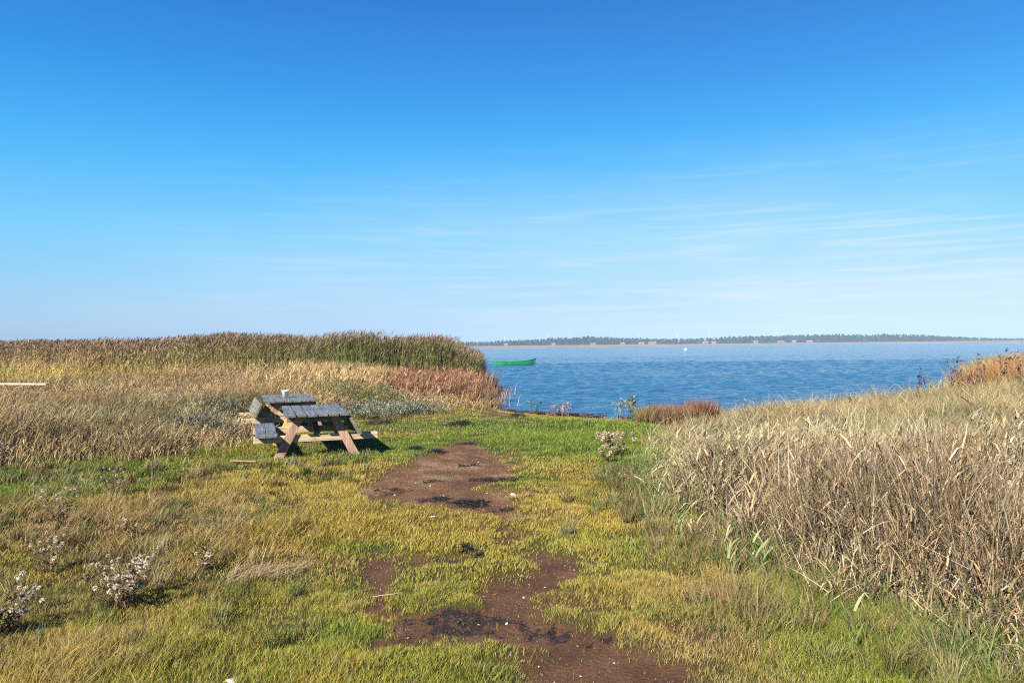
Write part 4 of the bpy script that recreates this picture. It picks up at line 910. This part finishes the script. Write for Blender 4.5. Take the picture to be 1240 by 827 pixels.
# green young reeds at the margin
def reed_plant(x, y, h_, nst, label, c1=(.20, .27, .09), c2=(.34, .37, .16), lw=.013):
    e = empty('reed_plant', (x, y, gz1(x, y))); tag(e, label, 'reed', 'young green reeds')
    S = Blades(); P = np.stack([rng.normal(0, .05, nst), rng.normal(0, .05, nst), np.full(nst, -.02)], 1); a = rng.normal(.6, 1., nst); H = h_ * rng.uniform(.7, 1.05, nst); ln = rng.uniform(.1, .35, nst)
    S.add(P, H, .009, np.tile(col(*c1) * .8, (nst, 1)), np.tile(col(*c2), (nst, 1)), 3, a, ln, 0.0, 1.4); link('stem', S.mesh('stem', M_LEAF), e)
    for j in range(nst):
        for q in range(5):
            S = Blades(); t = .2 + .16 * q; p = np.array([[P[j, 0] + cos(a[j]) * H[j] * ln[j] * t ** 1.4, P[j, 1] + sin(a[j]) * H[j] * ln[j] * t ** 1.4, H[j] * t]])
            c_ = np.array([col(*c1) * (1 - q / 5) + col(*c2) * q / 5]); az_ = (q % 2) * pi + rng.normal(.2, .4)
            S.add(p, h_ * rng.uniform(.32, .5), lw, c_, c_ * 1.15, 5, az_, rng.uniform(.35, .9), rng.uniform(.1, .5), 1.2, belly=.35, face=az_ + 1.57 + rng.normal(0, .4)); link('leaf', S.mesh('leaf', M_LEAF), e)
reed_plant(1.24, 5.83, .42, 2, 'pale green young reed at the edge of the ochre turf, left of the others')
reed_plant(1.50, 5.06, .34, 2, 'bright green young reed leaning right, at the foot of the dry reeds')
reed_plant(1.66, 5.20, .32, 2, 'broad leaved young reed touching the dry reeds, right of the leaning one')
reed_plant(1.80, 3.90, .26, 1, 'short young reed low in the right foreground turf')
reed_plant(1.92, 10.3, .80, 1, 'tall straw coloured single reed at the left end of the dry reeds', (.44, .40, .20), (.55, .48, .28), .012)
reed_plant(2.02, 6.35, .45, 1, 'yellowing young reed against the brown reed wall', (.36, .34, .14), (.5, .42, .2))

# shore weeds before the water
def weed(x, y, h_, n, label, cat, colr, group, headc=None, lean=.3, wd=.012):
    e = empty('shore_weed', (x, y, gz1(x, y))); tag(e, label, cat, group)
    S = Blades(); P = np.stack([rng.normal(0, .08, n), rng.normal(0, .06, n), np.full(n, -.03)], 1); a = rng.uniform(0, 6.3, n); H = h_ * rng.uniform(.5, 1.05, n); ln = rng.uniform(.1, 1, n) * lean
    S.add(P, H, wd, np.tile(col(*colr) * .8, (n, 1)), np.tile(col(*colr), (n, 1)), 3, a, ln, 0.0, 1.4); link('stem', S.mesh('stem', M_LEAF), e)
    m_ = n * 7; i = rng.integers(0, n, m_); t = rng.uniform(.45, 1.0, m_) if headc is not None else rng.uniform(.2, .95, m_)
    PL = np.stack([P[i, 0] + np.cos(a[i]) * H[i] * ln[i] * t ** 1.4, P[i, 1] + np.sin(a[i]) * H[i] * ln[i] * t ** 1.4, H[i] * t], 1)
    S = Blades(); cc = np.tile(col(*(headc or colr)), (m_, 1)) * rng.uniform(.6, 1.4, (m_, 1)); S.add(PL, rng.uniform(.04, .11, m_), wd * 1.8, cc, cc * 1.1, 2, None, rng.uniform(.4, 1.5, m_), rng.uniform(0, .6, m_), 1.1, belly=.5)
    link('foliage', S.mesh('foliage', M_LEAF), e)
weed(0.62, 21.0, .42, 5, 'dark green sprig leaning over the water edge, leftmost', 'weed', (.10, .15, .05), 'weeds at the water edge', None, .8, .016)
weed(1.42, 20.2, .46, 12, 'pinkish brown weed tuft on the shore in the middle of the view', 'weed', (.34, .22, .16), 'weeds at the water edge', (.48, .34, .28))
weed(1.15, 20.3, .34, 9, 'low brown weed on the shore just left of the pinkish tuft', 'weed', (.30, .20, .12), 'weeds at the water edge', (.36, .24, .18))
weed(2.75, 18.9, .62, 8, 'pale seedy weed left of the tall green one on the shore', 'weed', (.46, .40, .28), 'weeds at the water edge', (.52, .46, .36), .5)
weed(2.98, 18.7, .68, 14, 'tall olive green weed on the grassy shore hump', 'weed', (.20, .22, .08), 'weeds at the water edge', (.26, .24, .12), .25, .02)
weed(3.30, 18.4, .50, 5, 'thin green sprig by the water between the olive weed and the red rushes', 'weed', (.22, .26, .12), 'weeds at the water edge', None, .5)
for (x, y, h_) in ((13.2, 21.0, 1.35), (13.6, 22.5, 1.45), (14.3, 21.5, 1.5), (14.9, 20.8, 1.45), (15.4, 22.2, 1.6), (15.9, 21.2, 1.6), (16.4, 22.5, 1.65), (16.8, 21.4, 1.6), (17.4, 22, 1.7), (13.9, 20.2, 1.3), (12.9, 23.4, 1.35)):
    weed(x, y, h_, 7, 'dark branching weed with seed heads rising above the rust coloured grass', 'weed', (.10, .07, .07), 'dark weeds over the rust grass', (.09, .06, .08), .22, .022)
weed(9.9, 18.2, .85, 6, 'dark brown weed alone at the top edge of the pale grass', 'weed', (.26, .16, .10), 'weeds at the top of the dry grass', (.24, .15, .11), .25, .02)
weed(7.9, 17.6, .80, 2, 'single thin dark stalk curving up against the water', 'weed', (.06, .05, .04), 'weeds at the top of the dry grass', (.07, .05, .05), .5, .018)
weed(5.4, 16.9, .72, 5, 'pale feathery weed right behind the red rushes', 'weed', (.42, .32, .22), 'weeds at the top of the dry grass', (.44, .33, .27), .3, .014)
weed(11.4, 18.6, .90, 5, 'brown stalks at the left foot of the rust grass', 'weed', (.34, .24, .15), 'weeds at the top of the dry grass', (.30, .2, .15), .3, .018)

# ------------------------------------------------------------------ dark seaweed clumps on the ground
M_WEED = blade_mat('dry black seaweed', .05, .5, .3)
def seaweed(x, y, rx, ry_, h_, n, label, rz=0.0):
    S = Blades(); a = rng.uniform(0, 6.3, n); r = rng.random(n) ** .6 * (0.8 + .6 * vnoise(a * 1.3, a * 0, 7)); lx = np.cos(a) * r * rx; ly = np.sin(a) * r * ry_
    kk = vnoise((x + lx) * 22, (y + ly) * 16, 9) * .6 + vnoise((x + lx) * 9, (y + ly) * 7, 5) * .4 > .28 + .20 * r; lx, ly, r = lx[kk], ly[kk], r[kk]; n = len(lx)
    X_ = x + lx * cos(rz) - ly * sin(rz); Y_ = y + lx * sin(rz) + ly * cos(rz)
    P = np.stack([X_, Y_, gz(X_, Y_) + h_ * (1 - r ** 2).clip(0) * rng.random(n)], 1)
    c = pick(n, [col(.016, .013, .010), col(.035, .028, .02), col(.06, .04, .022)], [3, 2, 1])
    S.add(P, rng.uniform(.008, .022, n) * max(1, y / 9) * (1.6 if y > 11 else 1), rng.uniform(.006, .014, n) * max(1, y / 9), c, c * 1.4, 3, None, rng.uniform(1.5, 5, n), rng.uniform(.3, 1.1, n), 1.0, belly=.2)
    z = gz1(x, y); o = link('seaweed_clump', S.mesh('seaweed_clump', M_WEED, (x, y, z))); o.location = (x, y, z)
    tag(o, label, 'seaweed', 'dark seaweed clumps on the ground')
seaweed(-0.47, 7.93, .22, .17, .05, 900, 'glossy black seaweed heap at the lower edge of the far bare earth patch')
seaweed(-0.86, 8.12, .24, .10, .03, 420, 'ragged dark seaweed smear left of the glossy heap', .3)
seaweed(-0.30, 9.22, .24, .14, .04, 520, 'black seaweed on the right side of the far bare earth patch')
seaweed(-0.02, 9.05, .12, .12, .03, 200, 'small dark seaweed bit where the bare earth meets right-hand turf')
seaweed(-1.42, 8.62, .20, .22, .03, 420, 'dull dark seaweed at the left tip of the far bare earth patch')
seaweed(-1.02, 9.2, .14, .10, .025, 160, 'thin seaweed strand mid left on the far bare earth patch')
seaweed(-0.62, 10.4, .16, .09, .025, 160, 'thin seaweed strand in the middle of the reddish earth')
seaweed(-0.70, 7.45, .08, .06, .025, 110, 'little seaweed tuft on the grass rim just below the glossy heap')
seaweed(-0.10, 7.6, .12, .08, .02, 120, 'flat brown seaweed scrap at the lower right of the far earth patch')
seaweed(-1.18, 11.55, .16, .16, .05, 300, 'black seaweed on the turf right of the near table, right one of two')
seaweed(-1.58, 11.8, .15, .14, .05, 260, 'black seaweed on the turf right of the near table, left one of two')
seaweed(-0.72, 12.6, .25, .15, .04, 260, 'dark seaweed at the top end of the bare earth patch')
seaweed(-1.10, 15.4, .32, .34, .09, 700, 'flat black seaweed heap on the turf toward the shore')
seaweed(-2.55, 18.9, .34, .40, .13, 700, 'black seaweed heap before the low silvery shrub')
seaweed(-2.95, 16.2, .36, .40, .09, 360, 'thin dark seaweed line behind the near table, below the silvery shrubs', .5)
seaweed(0.15, 18.0, .28, .5, .06, 380, 'brown seaweed strewn on the turf near the water edge')
seaweed(-0.42, 6.08, .085, .09, .03, 200, 'small black seaweed clump in the middle foreground turf, upper one', .3)
seaweed(-0.27, 5.96, .06, .06, .02, 90, 'tiny black seaweed fleck attached to the upper foreground clump')
seaweed(-0.11, 5.62, .07, .07, .025, 160, 'small black seaweed clump in the middle foreground turf, lower one')
# a dark tide wrack strip along the water edge
B = Blades(); n = 9000; x = rng.uniform(-.2, 3.2, n); ys = np.interp(x, SH[:, 0], SH[:, 1]); y = ys - rng.uniform(-.1, .75, n)
k = rng.random(n) < sstep(.38, .6, fbm(x, y, 1.2, 161, 3)); x, y = x[k], y[k]; n = len(x)
c = pick(n, [col(.05, .03, .03), col(.09, .06, .05), col(.20, .13, .10)], [2, 2, 1])
B.add(np.stack([x, y, gz(x, y) + rng.uniform(0, .05, n)], 1), rng.uniform(.02, .06, n), .03, c, c * 1.3, 2, None, rng.uniform(.8, 2.5, n), .4, 1.0, belly=.4)
tag(link('tide_wrack', B.mesh('tide_wrack', M_WEED)), 'thin dark band of wrack along the water edge', 'seaweed', kind='stuff')

# small pale shells and twigs on the earth
M_SHELL = noise_mat('shell', (.36, .30, .22), (.55, .49, .40), 60, .5)
v, f = sphere(.013, 1.2, .9, .35, .12, 9, 6); sh_me = pm('shell', v, f, M_SHELL, None, True); first = True
def shell(x, y, s_, label):
    global first
    o = sh_me if first else sh_me.copy()
    if not first: C.objects.link(o)
    first = False; o.location = (x, y, gz1(x, y) + .006); o.scale = (s_,) * 3; o.rotation_euler = (rng.normal(0, .3), rng.normal(0, .3), rng.uniform(0, 6)); tag(o, label, 'shell', 'small pale shells on the bare earth')
for (x, y) in ((.12, 3.83), (.17, 4.62), (.06, 4.92), (-.22, 4.5), (.33, 3.75), (-.05, 4.45), (.52, 3.9), (.44, 5.45), (.05, 3.65), (.21, 5.1), (-.62, 4.3)):
    shell(x, y, rng.uniform(.35, .7), 'tiny pale shell on the reddish bare earth of the foreground')
for (x, y) in ((-1.35, 8.4), (-1.0, 8.9), (-.5, 10.7), (-.3, 8.35), (-.78, 8.3), (-1.2, 9.1)):
    shell(x, y, rng.uniform(.6, 1.1), 'tiny pale shell on the far bare earth patch before the table')
shell(1.33, 7.15, 2.6, 'larger cream shell in the ochre turf at the right')
shell(0.0, 8.25, 2.8, 'larger cream shell in the turf right of the far earth patch')
shell(-0.78, 7.2, 2.6, 'larger cream shell in the turf below the far earth patch')
shell(-1.38, 3.62, 2.8, 'white shell in the grass at the very bottom left of the path')
v, f = tube_pts([(-.09, 0, .012), (-.03, .012, .018), (.04, -.004, .03), (.10, .03, .028), (.12, .05, .02)], [.0015, .0025, .002, .002, .001], 6)
tw = pm('twig', v, f, M_BEAM, None, True); tw.location = (-.86, 4.93, gz1(-.86, 4.93)); tag(tw, 'thin pale curved twig on the left bare earth patch', 'twig')
